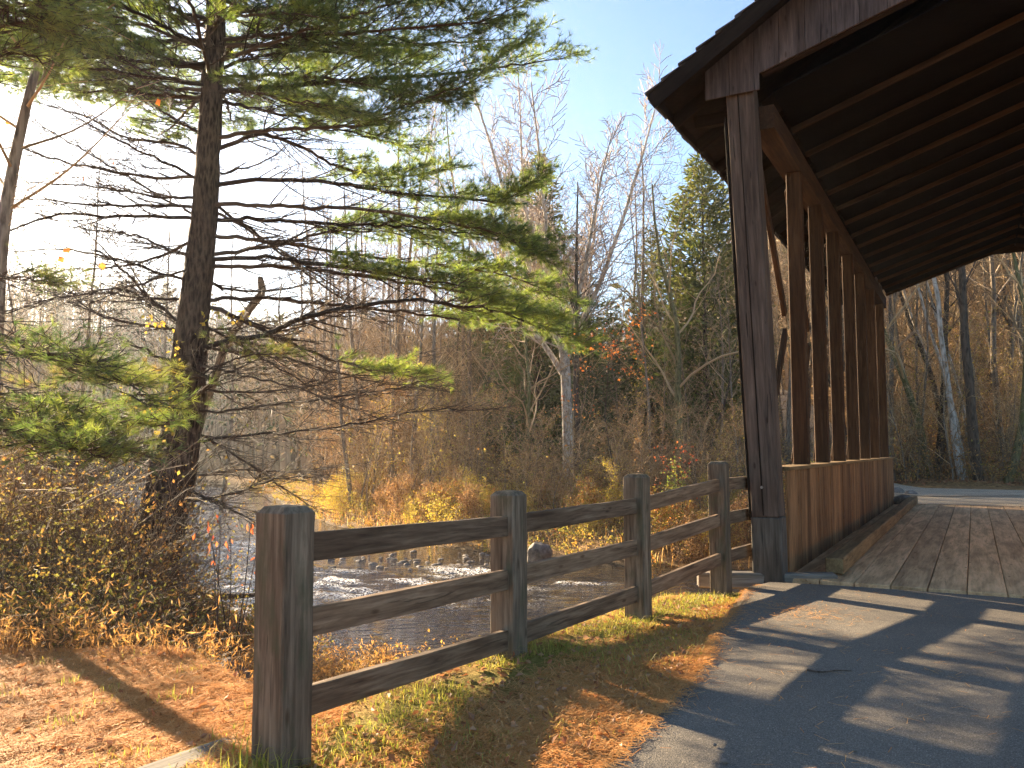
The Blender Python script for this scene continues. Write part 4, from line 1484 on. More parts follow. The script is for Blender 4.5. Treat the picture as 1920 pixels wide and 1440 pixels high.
def forest():
    # ---- trees one can pick out
    place('sycamore_tree', ('syc', 0), 1066, 40, 80, 'tall pale sycamore with several upright bare stems hung with seed balls', h0=21.5, rot=.6)
    place('bare_tree', ('tall', 0), 885, 47, 195, 'tall bare tree rising behind the pine bough tips, left of the sycamore', h0=19, rot=1)
    place('bare_tree', ('spread', 0), 950, 50, 118, 'slender bare tree forked in a V just left of the sycamore', h0=17, rot=2.2)
    place('bare_tree', ('tall', 1), 1232, 48, 222, 'tall bare tree standing between the sycamore and the bridge roof', h0=19, rot=.3)
    place('bare_tree', ('dark', 1), 1268, 37, 262, 'dark-limbed crooked bare tree in front of the big cedar by the bridge', h0=16, rot=1.2)
    place('bare_tree', ('tall', 2), 1195, 56, 330, 'faint bare tree behind and right of the sycamore', h0=19)
    place('cedar_tree', ('cedar', 0), 1010, 45, 288, 'conical green cedar with pointed top left of the sycamore trunk', h0=14, rot=.4, zs=1.0)
    place('cedar_tree', ('cedar', 1), 1325, 47, 300, 'broad sunlit yellow-green cedar beside the bridge eave', h0=12)
    place('hemlock_tree', ('hemlock', 0), 1085, 45, 440, 'dark hemlock directly behind the sycamore trunk', h0=13)
    place('hemlock_tree', ('hemlock', 0), 1225, 50, 430, 'dark hemlock left of the broad yellow-green cedar', h0=13, rot=2)
    place('hemlock_tree', ('hemlock', 1), 1142, 52, 560, 'small dark hemlock under the orange-leaved sapling', h0=7)
    place('hemlock_tree', ('hemlock', 1), 930, 54, 560, 'small dark hemlock below the lowest long pine bough', h0=7)
    place('hemlock_tree', ('hemlock', 1), 1010, 50, 640, 'lowest dark hemlock left of the thick trunk on the far bank', h0=7)
    place('hemlock_tree', ('hemlock', 0), 880, 52, 470, 'hemlock half hidden behind the green pine boughs', h0=13)
    place('bare_tree', ('dark', 0), 1083, 36, 330, 'thick straight dark trunk on the far bank in front of the wood', h0=19, rot=.5)
    place('bare_tree', ('dark', 1), 960, 37, 520, 'crooked leaning dark tree left of the thick straight trunk', h0=14, lean=(0, R(14)), rot=.2)
    place('bare_tree', ('slim', 0), 1222, 33, 360, 'thin pale straight tree carrying no leaves right of the orange sapling', h0=15)
    place('orange_sapling', ('orange', 0), 1180, 31, 585, 'sapling with a spray of bright orange leaves on the far bank', h0=6.8, rot=.4)
    place('red_bush', ('red', 0), 1285, 25.5, 800, 'bush with red and rusty leaves on the far bank beside the bridge', h0=2.9, cat='bush')
    place('yellow_bush', ('gold', 0), 1150, 27.5, 845, 'yellow-green leafy bush left of the third fence post', h0=3.2, cat='bush')
    place('green_bush', ('green', 0), 1262, 25, 850, 'green leafy bush right of the third fence post', h0=3.0, cat='bush')
    place('yellow_bush', ('gold', 0), 1340, 26, 880, 'low yellow bush seen just above the last fence post', h0=3.2, cat='bush')
    # trees upstream, on the left
    place('bare_tree', ('slim', 1), 140, 17, 250, 'thin bare tree left of the pine, its trunk forking near the top', h0=15, rot=.8)
    place('bare_tree', ('slim', 2), 262, 24, 330, 'thin bare tree between the forked tree and the pine trunk', h0=15)
    place('bare_tree', ('slim', 0), 60, 22, 380, 'thin bare tree nearest the left edge behind the pine limbs', h0=15)
    place('bare_tree', ('slim', 1), 205, 32, 420, 'distant thin bare tree over the brush left of the pine', h0=15)
    place('bare_tree', ('tall', 1), 415, 42, 430, 'bare tree showing just right of the pine trunk', h0=19)
    # pale leaning tree at the left edge
    x0, y0 = -6.0, 9.1
    z0 = tz(x0, y0)
    root = empty('leaning_tree', (x0, y0, z0), 'pale leaning bare trunk at the left edge against the glare', 'tree')
    c = catmull([(x0, y0, z0 - .2), (x0 + .2, y0 + .1, 1.6), atY(0, 480, 9.3), atY(22, 330, 9.4), atY(48, 205, 9.5), atY(85, 60, 9.6), atY(130, -150, 9.7)], 40)
    V, Q, T = tubes([(c, np.linspace(.10, .03, 40))], 10)
    link('trunk', npmesh('trunk', V - np.array((x0, y0, z0)), [Q], [M['grey_bark']], smooth=True), root, (x0, y0, z0))
    polys = []
    for k in range(12):
        i = 16 + k * 2
        d = norm(np.array((math.cos(k * 2.4), math.sin(k * 2.4), .7)))
        L = rng.uniform(.9, 1.9)
        pts = catmull([c[i], c[i] + d * L * .5, c[i] + d * L + Z * .25], 8)
        polys.append((pts, np.linspace(.02, .004, 8)))
        for j in range(6):
            q = pts[rng.integers(2, 8)]; dd_ = norm(d + rng.normal(size=3) * .6)
            polys.append((np.array((q, q + dd_ * .25, q + dd_ * .5)), np.array((.005, .004, .003))))
    V, Q, T = tubes_by_size(polys)
    link('crown', npmesh('crown', V - np.array((x0, y0, z0)), [Q], [M['twigs_tan']], dict(tint=T)), root, (x0, y0, z0))
    P = np.array([atY(98, 300, 9.3), atY(107, 322, 9.3), atY(156, 330, 9.2), atY(212, 297, 9.0), atY(15, 228, 9.4), atY(120, 466, 9.2), atY(190, 492, 9.1), atY(110, 480, 9.2), atY(295, 185, 9.0)])
    twg = [(np.array((c[14 + i], (c[14 + i] + P[i]) / 2 + Z * .1, P[i])), np.array((.006, .004, .002))) for i in range(len(P))]
    V, Q, T = tubes(twg, 4)
    v_, q_ = leaf_quads(P, norm(np.array([(.3, -.2, -1)] * len(P)) + rng.normal(size=(len(P), 3)) * .4), rng.uniform(.07, .12, len(P)), .9, .08)
    VV, FF, TT, mi = merge([(V, Q, T, 0), (v_, q_, np.repeat(rng.random(len(P)), 4), 1)])
    link('leaf_spray', npmesh('leaf_spray', VV - np.array((x0, y0, z0)), FF, [M['twigs_tan'], M['leaf_orange']], dict(tint=TT), mi), root, (x0, y0, z0))
    # broken leaning snag right of the pine
    pts = catmull([atY(405, 700, 16.2), atY(428, 635, 16), atY(465, 583, 16), atY(490, 550, 16), atY(488, 520, 16)], 24)
    base = atY(352, 960, 16.4)
    pts = np.vstack((catmull([base, atY(372, 800, 16.4), atY(405, 700, 16.2)], 14)[:-1], pts))
    V, Q, T = tubes([(pts, np.interp(np.linspace(0, 1, len(pts)), [0, .9, 1], [.10, .075, .05]))], 10)
    V += rng.normal(size=V.shape) * .006
    tag(link('broken_snag', npmesh('broken_snag', V - base, [Q], [M['grey_bark']], smooth=True), None, tuple(base)), 'broken leaning snag with jagged top just right of the pine trunk', 'tree')
    # ---- the wood beyond the bridge, seen through its far portal
    por = [(1800, 37.5, ('pale', 0), 'brightest pale trunk leaning slightly left, seen through the bridge portal', R(-5)), (1808, 38.5, ('pale', 1), 'slimmer pale trunk right of the brightest one in the portal', R(-2)), (1780, 42, ('pale', 1), 'pale thin trunk left of the brightest one in the portal', R(-4)),
           (1822, 40, ('pale', 1), 'pale thin trunk between the bright trunks and the dark one', R(-2)), (1833, 36.5, ('dark', 0), 'thick dark mossy trunk in the middle of the portal', R(-2)), (1870, 43, ('slim', 1), 'thin lit trunk right of the thick dark trunk', R(-3)), (1885, 36.5, ('dark', 1), 'curved mossy trunk leaning right at the right edge', R(14)), (1737, 39, ('dark', 1), 'low dark leaning trunk beside the far end of the board wall', R(-10))]
    for px, D, key, lab, ln in por:
        place('portal_tree', key, px, D, None, lab, sc=1.0, lean=(0, ln), rot=.0)
    groups = {
        'b': ('bare_tree', 'bare grey-brown tree in the crowded wood across the stream', 'bare trees of the far wood'),
        's': ('thicket_shrub', 'leafless brown understorey shrub along the edge of the far wood', 'understorey shrubs of the far wood'),
        'p': ('bare_tree', 'tan bare tree on the wooded slope beyond the far end of the bridge', 'bare trees on the slope beyond the bridge'),
        'q': ('thicket_shrub', 'brown understorey shrub on the slope beyond the far end of the bridge', 'understorey shrubs beyond the bridge'),
        'l': ('bare_tree', 'thin bare tree on the hazy bank upstream behind the pine', 'thin bare trees upstream'),
    }

    def rnd(g, key, u, D, sc):
        x = u * D
        nm, lab, gr = groups[g]
        d, sd = river_d(np.array([x]), np.array([D]))
        if d[0] < 1.6 or road_mask(np.array([x]), np.array([D]))[0]: return
        t = (x - P0[0]) * AX[0] + (D - P0[1]) * AX[1]; s = (x - P0[0]) * BX[0] + (D - P0[1]) * BX[1]
        if -2 < t < 31 and -2.5 < s: return
        if in_sun_lane(np.array([x]), np.array([D]))[0]: return
        plant(nm, PR[key], x, D, sc, lab, 'tree' if 'tree' in nm else 'bush', gr, lean=(rng.normal() * .04, rng.normal() * .04))
    cnt = 0
    while cnt < 95:
        x, y = rng.uniform(-22, 10), rng.uniform(21, 48)
        d, sd = river_d(np.array([x]), np.array([y]))
        t = (x - P0[0]) * AX[0] + (y - P0[1]) * AX[1]; s = (x - P0[0]) * BX[0] + (y - P0[1]) * BX[1]
        if sd[0] < 0 or d[0] < .4 or d[0] > 9 or (t > 0 and s > -1.2) or abs(x / y) > .45: continue
        plant('bank_bush', PR['mound', cnt % 3], x, y, rng.uniform(.55, 1.25), ('rounded brown-leaved bush on the sunny far bank', 'rounded golden-leaved bush on the sunny far bank', 'rounded bush of mixed rusty and green leaves on the sunny far bank')[cnt % 3], 'bush', ('brown bushes of the far bank', 'golden bushes of the far bank', 'mixed bushes of the far bank')[cnt % 3])
        cnt += 1
    B3 = [('tall', 0), ('tall', 1), ('tall', 2), ('slim', 0), ('slim', 1), ('slim', 2), ('talltan', 0), ('talltan', 1), ('spread', 0), ('spread', 1)]
    SH = [('shrub', k) for k in range(4)]
    for k in range(105):
        u = rng.uniform(-.30, .33)
        D = rng.uniform(37, 64)
        sc = rng.uniform(.55, .95)
        if .09 < u < .155: sc *= .6
        if u < -.05: sc *= .95
        rnd('b', B3[rng.integers(len(B3))], u, D, sc)
    for k in range(24):
        rnd('p', B3[k % len(B3)], rng.uniform(.31, .45), rng.uniform(42, 66), rng.uniform(.75, 1.05))
    for k in range(26):
        u = rng.uniform(-.24, .0)
        rnd('b', B3[rng.integers(len(B3))], u, rng.uniform(40, 62), rng.uniform(.85, 1.15))
    for k in range(190):
        u = rng.uniform(-.27, .31)
        D = rng.uniform(27, 48)
        rnd('s', SH[rng.integers(4)], u, D, rng.uniform(.55, 1.35) * (1 if D > 33 else .6))
    for k in range(110):
        u = rng.uniform(.43, .66)
        D = rng.uniform(39, 75)
        rnd('p', (B3 + [('dark', 0)])[rng.integers(len(B3) + 1)], u, D, rng.uniform(.7, 1.15))
    for k in range(110):
        u = rng.uniform(.43, .64)
        D = rng.uniform(36, 58)
        rnd('q', SH[rng.integers(4)], u, D, rng.uniform(.6, 1.4))
    for k in range(75):
        u = rng.uniform(-.62, -.12)
        D = rng.uniform(30, 75)
        rnd('l', (('slim', 0), ('slim', 1), ('slim', 2))[k % 3], u, D, rng.uniform(.65, 1.1))
    for k in range(90):
        u = rng.uniform(-.64, -.22)
        D = rng.uniform(22, 60)
        rnd('s', SH[rng.integers(4)], u, D, rng.uniform(.5, .9))


forest()


def sprigs():
    # red-leaved sapling beside the nearest post
    bx, by = -2.45, 7.3
    z0 = tz(bx, by)
    root = empty('red_sapling', (bx, by, z0), 'thin sapling with a few hanging red leaves left of the nearest fence post', 'sapling')
    polys, P, D = [], [], []
    for k, tgt in enumerate(((388, 985), (412, 975), (432, 1010), (470, 985), (400, 1030), (480, 1040))):
        e = atY(*tgt, by + rng.uniform(-.15, .15))
        m = (np.array((bx, by, z0)) + e) / 2 + np.array((rng.normal() * .05, 0, .12))
        c = catmull([(bx + rng.normal() * .06, by, z0 - .05), m, e, e + np.array((rng.normal() * .06, 0, -.10))], 10)
        polys.append((c, np.linspace(.006, .002, 10)))
        for q in range(4):
            P.append(c[rng.integers(5, 10)] + rng.normal(size=3) * .02); D.append(norm(np.array((rng.normal() * .35, rng.normal() * .35, -1.))))
    V, Q, T = tubes(polys, 4)
    o = np.array((bx, by, z0))
    link('stem', npmesh('stem', V - o, [Q], [M['twigs_dark']], dict(tint=T)), root, tuple(o))
    v_, q_ = leaf_quads(np.array(P), np.array(D), rng.uniform(.05, .085, len(P)), .42, .1)
    link('leaves', npmesh('leaves', v_ - o, [q_], [M['leaf_red']], dict(tint=np.repeat(rng.random(len(P)), 4))), root, tuple(o))
    # yellow-leaved vine on the pine trunk
    o = atY(318, 1010, 11.7)
    root = empty('yellow_vine', tuple(o), 'yellow-leaved vine climbing the pine trunk and hanging off its left side', 'vine')
    polys, P, D = [], [], []
    for xy in ([(318, 1010), (300, 900), (315, 800), (335, 720), (330, 640)], [(330, 830), (290, 780), (250, 745), (230, 740)], [(335, 740), (300, 770), (280, 800)], [(350, 640), (390, 600), (430, 590), (470, 600)], [(340, 660), (300, 610), (270, 600)], [(300, 990), (285, 950), (300, 915)]):
        c = catmull([atY(x, y, 11.62) for x, y in xy], 14)
        polys.append((c, np.linspace(.006, .003, 14)))
        for q in range(26):
            P.append(c[rng.integers(2, 14)] + rng.normal(size=3) * .06); D.append(norm(rng.normal(size=3) - Z * .6))
    V, Q, T = tubes(polys, 4)
    link('stem', npmesh('stem', V - o, [Q], [M['twigs_dark']], dict(tint=T)), root, tuple(o))
    v_, q_ = leaf_quads(np.array(P), np.array(D), rng.uniform(.05, .09, len(P)), .75, .1)
    link('leaves', npmesh('leaves', v_ - o, [q_], [M['leaf_gold']], dict(tint=np.repeat(rng.random(len(P)), 4))), root, tuple(o))


sprigs()


# ------------------------------------------------------------------ distant woodland (one mass)
def far_wood():
    N = 4600
    u = np.where(rng.random(N) < .62, rng.uniform(-.9, 0, N), rng.uniform(0, .75, N)); D = np.where(rng.random(N) < .4, rng.uniform(62, 110, N), rng.uniform(100, 215, N))
    X = u * D
    d, sd = river_d(X, D)
    ok = (d > 3)
    X, D = X[ok], D[ok]
    Zb = terr(X, D)
    N = len(X)
    h = rng.uniform(8, 14, N)
    # trunks
    k = 3
    f = np.linspace(0, 1, k)[None, :, None]
    P = np.stack((X, D, Zb), 1)[:, None, :] + np.stack((rng.normal(size=N) * .5, rng.normal(size=N) * .5, h), 1)[:, None, :] * f
    V, Q, T = tubesA(P, np.linspace(.14, .03, k)[None].repeat(N, 0), 3)
    ch = [(V, Q, T, 0)]
    # limbs
    per = 14
    b = np.repeat(np.arange(N), per)
    ff = rng.uniform(.3, 1, len(b))
    q = P[b, 0] + (P[b, -1] - P[b, 0]) * ff[:, None]
    dr = norm(rng.normal(size=(len(b), 3)) * (1, 1, .3) + Z * .8)
    Lb = rng.uniform(1.2, 3.2, len(b))[:, None]
    PP = np.stack((q, q + dr * Lb * .5 + rng.normal(size=q.shape) * .12, q + dr * Lb), 1)
    V, Q, T = tubesA(PP, np.tile((.045, .03, .02), (len(b), 1)), 3)
    ch.append((V, Q, T, 0))
    # crowns: loose tufts, evergreen on part of them
    per = 46
    b = np.repeat(np.arange(N), per)
    ever = (rng.random(N) < .4)[b]
    ff = rng.uniform(.25, 1.05, len(b))
    wd = np.where(ever, 2.4 * (1.1 - ff), 2.2 * np.sin(np.clip(ff, 0, 1) * 3.0) + .3)
    q = P[b, 0] + (P[b, -1] - P[b, 0]) * ff[:, None] + rng.normal(size=(len(b), 3)) * (wd[:, None] * np.array((.6, .6, .3)))
    dr = norm(rng.normal(size=(len(b), 3)) - Z * .2)
    v, qd = leaf_quads(q, dr, np.where(ever, rng.uniform(.6, 1.3, len(b)), rng.uniform(.3, .65, len(b))), .4, .05)
    tint = np.where(ever, rng.uniform(0, .35, len(b)), rng.uniform(.5, 1, len(b)))
    ch.append((v, qd, np.repeat(tint, 4), 1))
    V, Fs, T, mi = merge(ch)
    tag(link('woodland', npmesh('woodland', V, Fs, [M['twigs_grey'], M['far_foliage']], dict(tint=T), mi)), kind='stuff')


far_wood()


# ------------------------------------------------------------------ brush, grass, litter
def arcs(base, h, lean, k=5):
    N = len(base)
    az = rng.uniform(0, 2 * np.pi, N)
    s = np.linspace(0, 1, k)[None, :]
    hor = lean[:, None] * h[:, None] * s ** 1.6
    ver = h[:, None] * (s - .30 * lean[:, None] * s ** 2.2)
    P = np.stack((np.cos(az)[:, None] * hor, np.sin(az)[:, None] * hor, ver), -1) + base[:, None, :]
    P[:, 1:] += rng.normal(size=P[:, 1:].shape) * (h * .025)[:, None, None]
    return P


def brush(name, X, Y, h, lean, per_leaf, lsize, rad, tints=(0, 1), side=3, mats=('stems', 'brush_leaf'), twigs=3, lw=.6, dr0=.35):
    Zb = terr(X, Y)
    base = np.stack((X, Y, Zb - .03), 1)
    P = arcs(base, h, lean, 5)
    N = len(X)
    V, Q, T = tubesA(P, rad[:, None] * np.linspace(1, .45, 5)[None], side)
    ch = [(V, Q, T, 0)]
    if twigs:
        b = np.repeat(np.arange(N), twigs)
        f = rng.uniform(1.2, 3.95, len(b)); j = f.astype(int)
        q = P[b, j] + (P[b, j + 1] - P[b, j]) * (f - j)[:, None]
        dr = norm(norm(P[b, j + 1] - P[b, j]) + rng.normal(size=q.shape) * .7)
        L = (h[b] * rng.uniform(.15, .45, len(b)))[:, None]
        PP = np.stack((q, q + dr * L * .5 + rng.normal(size=q.shape) * .02, q + dr * L - Z * L * .1), 1)
        V, Q, T = tubesA(PP, (rad[b] * .55)[:, None] * np.array((1, .8, .6))[None], 3)
        ch.append((V, Q, T, 0))
        ends = PP[:, 1:].reshape(-1, 3)
    if per_leaf:
        n = int(N * per_leaf)
        b = rng.integers(0, N, n)
        f = rng.uniform(.8, 3.99, n); j = f.astype(int)
        q = P[b, j] + (P[b, j + 1] - P[b, j]) * (f - j)[:, None] + rng.normal(size=(n, 3)) * (h[b] * .07)[:, None]
        if twigs:
            m = rng.random(n) < .6
            q[m] = ends[rng.integers(0, len(ends), m.sum())] + rng.normal(size=(m.sum(), 3)) * .03
        dr = norm(rng.normal(size=(n, 3)) - Z * dr0)
        v, qd = leaf_quads(q, dr, lsize * rng.uniform(.55, 1.35, n), lw, .12)
        pt = vnoise(q[:, 0], q[:, 1], .8, 11)
        tint = np.clip(tints[0] + (tints[1] - tints[0]) * (.45 * rng.random(n) + .55 * np.clip(pt * 1.6 - .3, 0, 1)), 0, 1)
        ch.append((v, qd, np.repeat(tint, 4), 1))
    V, Fs, T, mi = merge(ch)
    o = tag(link(name, npmesh(name, V, Fs, [M[m] for m in mats], dict(tint=T), mi)), kind='stuff')
    return o


def blades(name, X, Y, L, wid, mat, lean=.5, Zoff=0, tint=None, clump=None):
    N = len(X)
    base = np.stack((X, Y, terr(X, Y) + Zoff - .01), 1)
    az = rng.uniform(0, 2 * np.pi, N)
    ln = lean * rng.uniform(.2, 1.6, N)
    d = np.stack((np.cos(az), np.sin(az), np.zeros(N)), 1)
    sd = np.stack((-np.sin(az), np.cos(az), np.zeros(N)), 1) * (wid * .5)
    a = base
    m = base + Z * (L * .55)[:, None] + d * (L * ln * .25)[:, None]
    e = base + Z * (L * (1 - .35 * np.minimum(ln, 1.5)))[:, None] + d * (L * ln * .85)[:, None]
    V = np.stack((a - sd, a + sd, m + sd * .8, m - sd * .8, e), 1).reshape(-1, 3)
    i = np.arange(N)[:, None] * 5
    t = rng.random(N) if tint is None else tint
    return V, i + np.array((0, 1, 2, 3)), i + np.array((3, 2, 4)), np.repeat(t, 5)


def clear_view(X, Y, h):
    """plants stay low where the stream shows between the pine and the first fence post"""
    px = 960 + X / Y * F
    zt = 1.5 - (1112 - 842) / F * Y
    lim = np.clip(zt - terr(X, Y), .03, None)
    return np.where((px > 352) & (px < 500), np.minimum(h, lim), h)


def ground_cover():
    # tangled brush on the near bank, left
    def near_bank(n, x0, x1, y0f, y1f):
        X = rng.uniform(x0, x1, n * 3)
        Y = rng.uniform(0, 1, n * 3)
        ya, yb = y0f(X), y1f(X)
        Y = ya + (yb - ya) * Y
        d, sd = river_d(X, Y)
        ok = (d > .15) & (sd < 0)
        return X[ok][:n], Y[ok][:n]
    front = lambda X: 6.35 - (X + 4) * .10
    X, Y = near_bank(5600, -10.5, -2.9, lambda X: front(X) + .5, lambda X: 12.5 + 0 * X)
    h = rng.uniform(.5, 1.5, len(X)) * np.interp(X, [-10, -5.5, -4.0, -2.9], [1.4, 1.2, .75, .4]) * np.interp(Y - front(X), [0, 1.2, 3], [.45, .8, 1.1])
    h = np.minimum(h, .35 * (Y - front(X)) + .22)
    ok = X > -.70 * Y - .3
    X, Y, h = X[ok], Y[ok], h[ok]
    h = clear_view(X, Y, h)
    X, Y, h = X[h > .1], Y[h > .1], h[h > .1]
    brush('undergrowth', X, Y, h, rng.uniform(.3, 1.1, len(X)), 15, .042, rng.uniform(.003, .006, len(X)), twigs=8, tints=(.05, 1))
    X, Y = near_bank(2600, -14, -4.2, lambda X: 9.2 + 0 * X, lambda X: 19 + 0 * X)
    ok = (X > -.72 * Y) & (X < -.405 * Y); X, Y = X[ok], Y[ok]
    brush('undergrowth', X, Y, rng.uniform(1.0, 2.9, len(X)), rng.uniform(.2, .9, len(X)), 13, .05, rng.uniform(.004, .008, len(X)), twigs=10, tints=(.05, .9))
    # low brush between the pine and the fence, along the bank top
    X, Y = near_bank(500, -3.4, 5.4, lambda X: 9.0 + np.maximum(X, -.6) * 1.25, lambda X: 13.2 + 0 * X)
    fo_, fa_ = fence_off(X, Y)
    ok = fo_ < -1.1
    X, Y = X[ok], Y[ok]
    brush('undergrowth', X, Y, rng.uniform(.15, .45, len(X)), rng.uniform(.3, 1.0, len(X)), 4, .035, rng.uniform(.002, .004, len(X)), twigs=3)
    # far bank brush: gold near the water, browner behind
    n = 7000
    X = rng.uniform(-34, 13, n * 3); Y = rng.uniform(19, 66, n * 3)
    d, sd = river_d(X, Y)
    ok = (d > .05) & (d < 15) & (sd > 0) & ~road_mask(X, Y)
    t = (X - P0[0]) * AX[0] + (Y - P0[1]) * AX[1]; s = (X - P0[0]) * BX[0] + (Y - P0[1]) * BX[1]
    ok &= ~((s > -.9) & (t > 0) & (t < 30))
    keep = rng.random(len(X)) < np.exp(-d / 9)
    X, Y, d = X[ok & keep][:n], Y[ok & keep][:n], d[ok & keep][:n]
    h = rng.uniform(.25, .8, len(X)) * np.interp(d, [0, 1.5, 5, 12], [.5, .9, 1.4, 2.2])
    brush('bank_brush', X, Y, h, rng.uniform(.5, 1.7, len(X)), 17, .07, rng.uniform(.004, .008, len(X)), twigs=4, tints=(.1, 1))
    # woodland floor thicket
    n = 4600
    X = rng.uniform(-45, 15, n * 2); Y = rng.uniform(31, 62, n * 2)
    d, sd = river_d(X, Y)
    ok = (d > 6) & (sd > 0) & ~road_mask(X, Y)
    t = (X - P0[0]) * AX[0] + (Y - P0[1]) * AX[1]; s = (X - P0[0]) * BX[0] + (Y - P0[1]) * BX[1]
    ok &= ~((s > -.9) & (t > 0) & (t < 30))
    ok &= ~in_sun_lane(X, Y)
    X, Y = X[ok][:n], Y[ok][:n]
    brush('thicket', X, Y, rng.uniform(.9, 3.6, len(X)), rng.uniform(.25, 1.5, len(X)), 11, .10, rng.uniform(.008, .016, len(X)), twigs=6, tints=(.05, .85))
    n = 1700
    u = rng.uniform(.43, .66, n * 2); Y = rng.uniform(34, 62, n * 2); X = u * Y
    t = (X - P0[0]) * AX[0] + (Y - P0[1]) * AX[1]; s = (X - P0[0]) * BX[0] + (Y - P0[1]) * BX[1]
    ok = (t > 26.2) & ~road_mask(X, Y)
    X, Y = X[ok][:n], Y[ok][:n]
    brush('thicket', X, Y, rng.uniform(.5, 2.6, len(X)), rng.uniform(.15, .9, len(X)), 12, .10, rng.uniform(.007, .014, len(X)), twigs=5, tints=(.05, .75))
    # dry grass: left foreground edge, bank tops, far bank
    ch = []
    def addb(X, Y, L, wid, mi, lean, tint=None):
        V, q, t3, T = blades('', X, Y, L, wid, None, lean, tint=tint)
        ch.append((V, q, t3, T, mi))
    X, Y = near_bank(1500, -9, -2.0, lambda X: front(X) - .1, lambda X: front(X) + 2.4)
    dens = vnoise(X, Y, 1.3, 22) > .34
    X, Y = X[dens], Y[dens]
    brush('dry_weeds', X, Y, clear_view(X, Y, rng.uniform(.25, .85, len(X)) * np.interp(Y - front(X), [0, 1.0], [.6, 1.0])), rng.uniform(.4, 1.5, len(X)), 14, .075, rng.uniform(.0018, .0032, len(X)), twigs=2, mats=('stems', 'dry_grass'), lw=.15, dr0=1.1)
    X, Y = near_bank(700, -4.2, -1.2, lambda X: front(X) + .3, lambda X: 11.5 + 0 * X)
    brush('dry_weeds', X, Y, clear_view(X, Y, rng.uniform(.2, .55, len(X))), rng.uniform(.4, 1.4, len(X)), 11, .07, rng.uniform(.0018, .0032, len(X)), twigs=2, mats=('stems', 'dry_grass'), lw=.15, dr0=1.1)
    X, Y = near_bank(2400, -9, -2.2, lambda X: front(X) - .15, lambda X: front(X) + 2.0)
    dens = vnoise(X, Y, 1.6, 21) > .42
    X, Y = X[dens], Y[dens]
    addb(X, Y, clear_view(X, Y, rng.uniform(.18, .62, len(X)) * np.interp(X, [-9, -4, -2.2], [.8, .75, .55])), .006, 0, 1.1)
    X, Y = near_bank(3600, -4.2, -1.4, lambda X: front(X) + .3, lambda X: 11 + 0 * X)
    addb(X, Y, clear_view(X, Y, rng.uniform(.12, .36, len(X))), .006, 0, 1.1)
    n = 4200
    X = rng.uniform(-22, 10, n * 3); Y = rng.uniform(19, 44, n * 3)
    d, sd = river_d(X, Y)
    ok = (d > .1) & (d < 9) & (sd > 0) & (rng.random(len(X)) < np.exp(-d / 4))
    t = (X - P0[0]) * AX[0] + (Y - P0[1]) * AX[1]; s = (X - P0[0]) * BX[0] + (Y - P0[1]) * BX[1]
    ok &= ~((s > -.9) & (t > 0) & (t < 30)) & (vnoise(X, Y, .5, 31) > .3)
    X, Y = X[ok][:n], Y[ok][:n]
    addb(X, Y, rng.uniform(.2, .65, len(X)), .022, 0, .6)
    V = []; F4 = []; F3 = []; T = []; off = 0
    for v, q, t3, tt, mi in ch:
        V.append(v); F4.append(q + off); F3.append(t3 + off); T.append(tt); off += len(v)
    me = npmesh('dry_grass', np.concatenate(V), [np.concatenate(F4), np.concatenate(F3)], [M['dry_grass']], dict(tint=np.concatenate(T)))
    tag(link('dry_grass', me), kind='stuff')
    # grass along the fence
    n = 15000
    a = rng.uniform(-.4, 6.9, n * 2); o = rng.normal(.12, .36, n * 2)
    e = FP[3] - FP[0]; e = e / np.linalg.norm(e)
    X = FP[0][0] + e[0] * a + e[1] * o; Y = FP[0][1] + e[1] * a - e[0] * o
    nz = vnoise(X, Y, 2.6, 41)
    ok = (nz > .40) & ~road_mask(X - .05, Y) & (o > -.9)
    X, Y, o = X[ok][:n], Y[ok][:n], o[ok][:n]
    V1, q1, t1, T1 = blades('', X, Y, rng.uniform(.02, .085, len(X)) * (1 + 1.1 * (rng.random(len(X)) < .06)), .004, None, 1.3)
    # sparse tufts in the straw at the left
    cx = rng.uniform(-4, -1.2, 26); cy = rng.uniform(3.6, 6.3, 26)
    k = rng.integers(0, 26, 700)
    X, Y = cx[k] + rng.normal(size=700) * .05, cy[k] + rng.normal(size=700) * .05
    V2, q2, t2, T2 = blades('', X, Y, rng.uniform(.03, .11, 700), .004, None, .8)
    # green at the foot of the first post
    X = rng.normal(-1.12, .10, 160); Y = rng.normal(3.78, .10, 160)
    V3, q3, t3, T3 = blades('', X, Y, rng.uniform(.06, .2, 160), .006, None, .7)
    o1, o2 = len(V1), len(V1) + len(V2)
    me = npmesh('grass', np.concatenate((V1, V2, V3)), [np.concatenate((q1, q2 + o1, q3 + o2)), np.concatenate((t1, t2 + o1, t3 + o2))], [M['green_grass']], dict(tint=np.concatenate((T1, T2, T3))))
    tag(link('grass', me), kind='stuff')
    # fallen pine needles: straw left of the fence and between fence and road
    def flat(X, Y, L, wid, zoff, tilt=.18):
        N = len(X)
        az = rng.uniform(0, 2 * np.pi, N)
        el = rng.normal(size=N) * tilt
        d = np.stack((np.cos(az) * np.cos(el), np.sin(az) * np.cos(el), np.sin(el)), 1)
        p = np.stack((X, Y, terr(X, Y) + zoff), 1)
        rm = road_mask(X, Y)
        p[rm, 2] = .010 + rng.random(rm.sum()) * .004
        d[rm, 2] *= .1
        s = np.stack((-np.sin(az), np.cos(az), np.zeros(N)), 1) * wid * .5
        V = np.stack((p - d * L[:, None] * .5 - s, p - d * L[:, None] * .5 + s, p + d * L[:, None] * .5 + s, p + d * L[:, None] * .5 - s), 1).reshape(-1, 3)
        return V, np.arange(N * 4).reshape(N, 4)
    n = 80000
    X = rng.uniform(-5.2, -.9, n * 2); Y = rng.uniform(3.2, 7.0, n * 2)
    ok = (X > -.66 * Y - .3)
    fo_, fa_ = fence_off(X, Y)
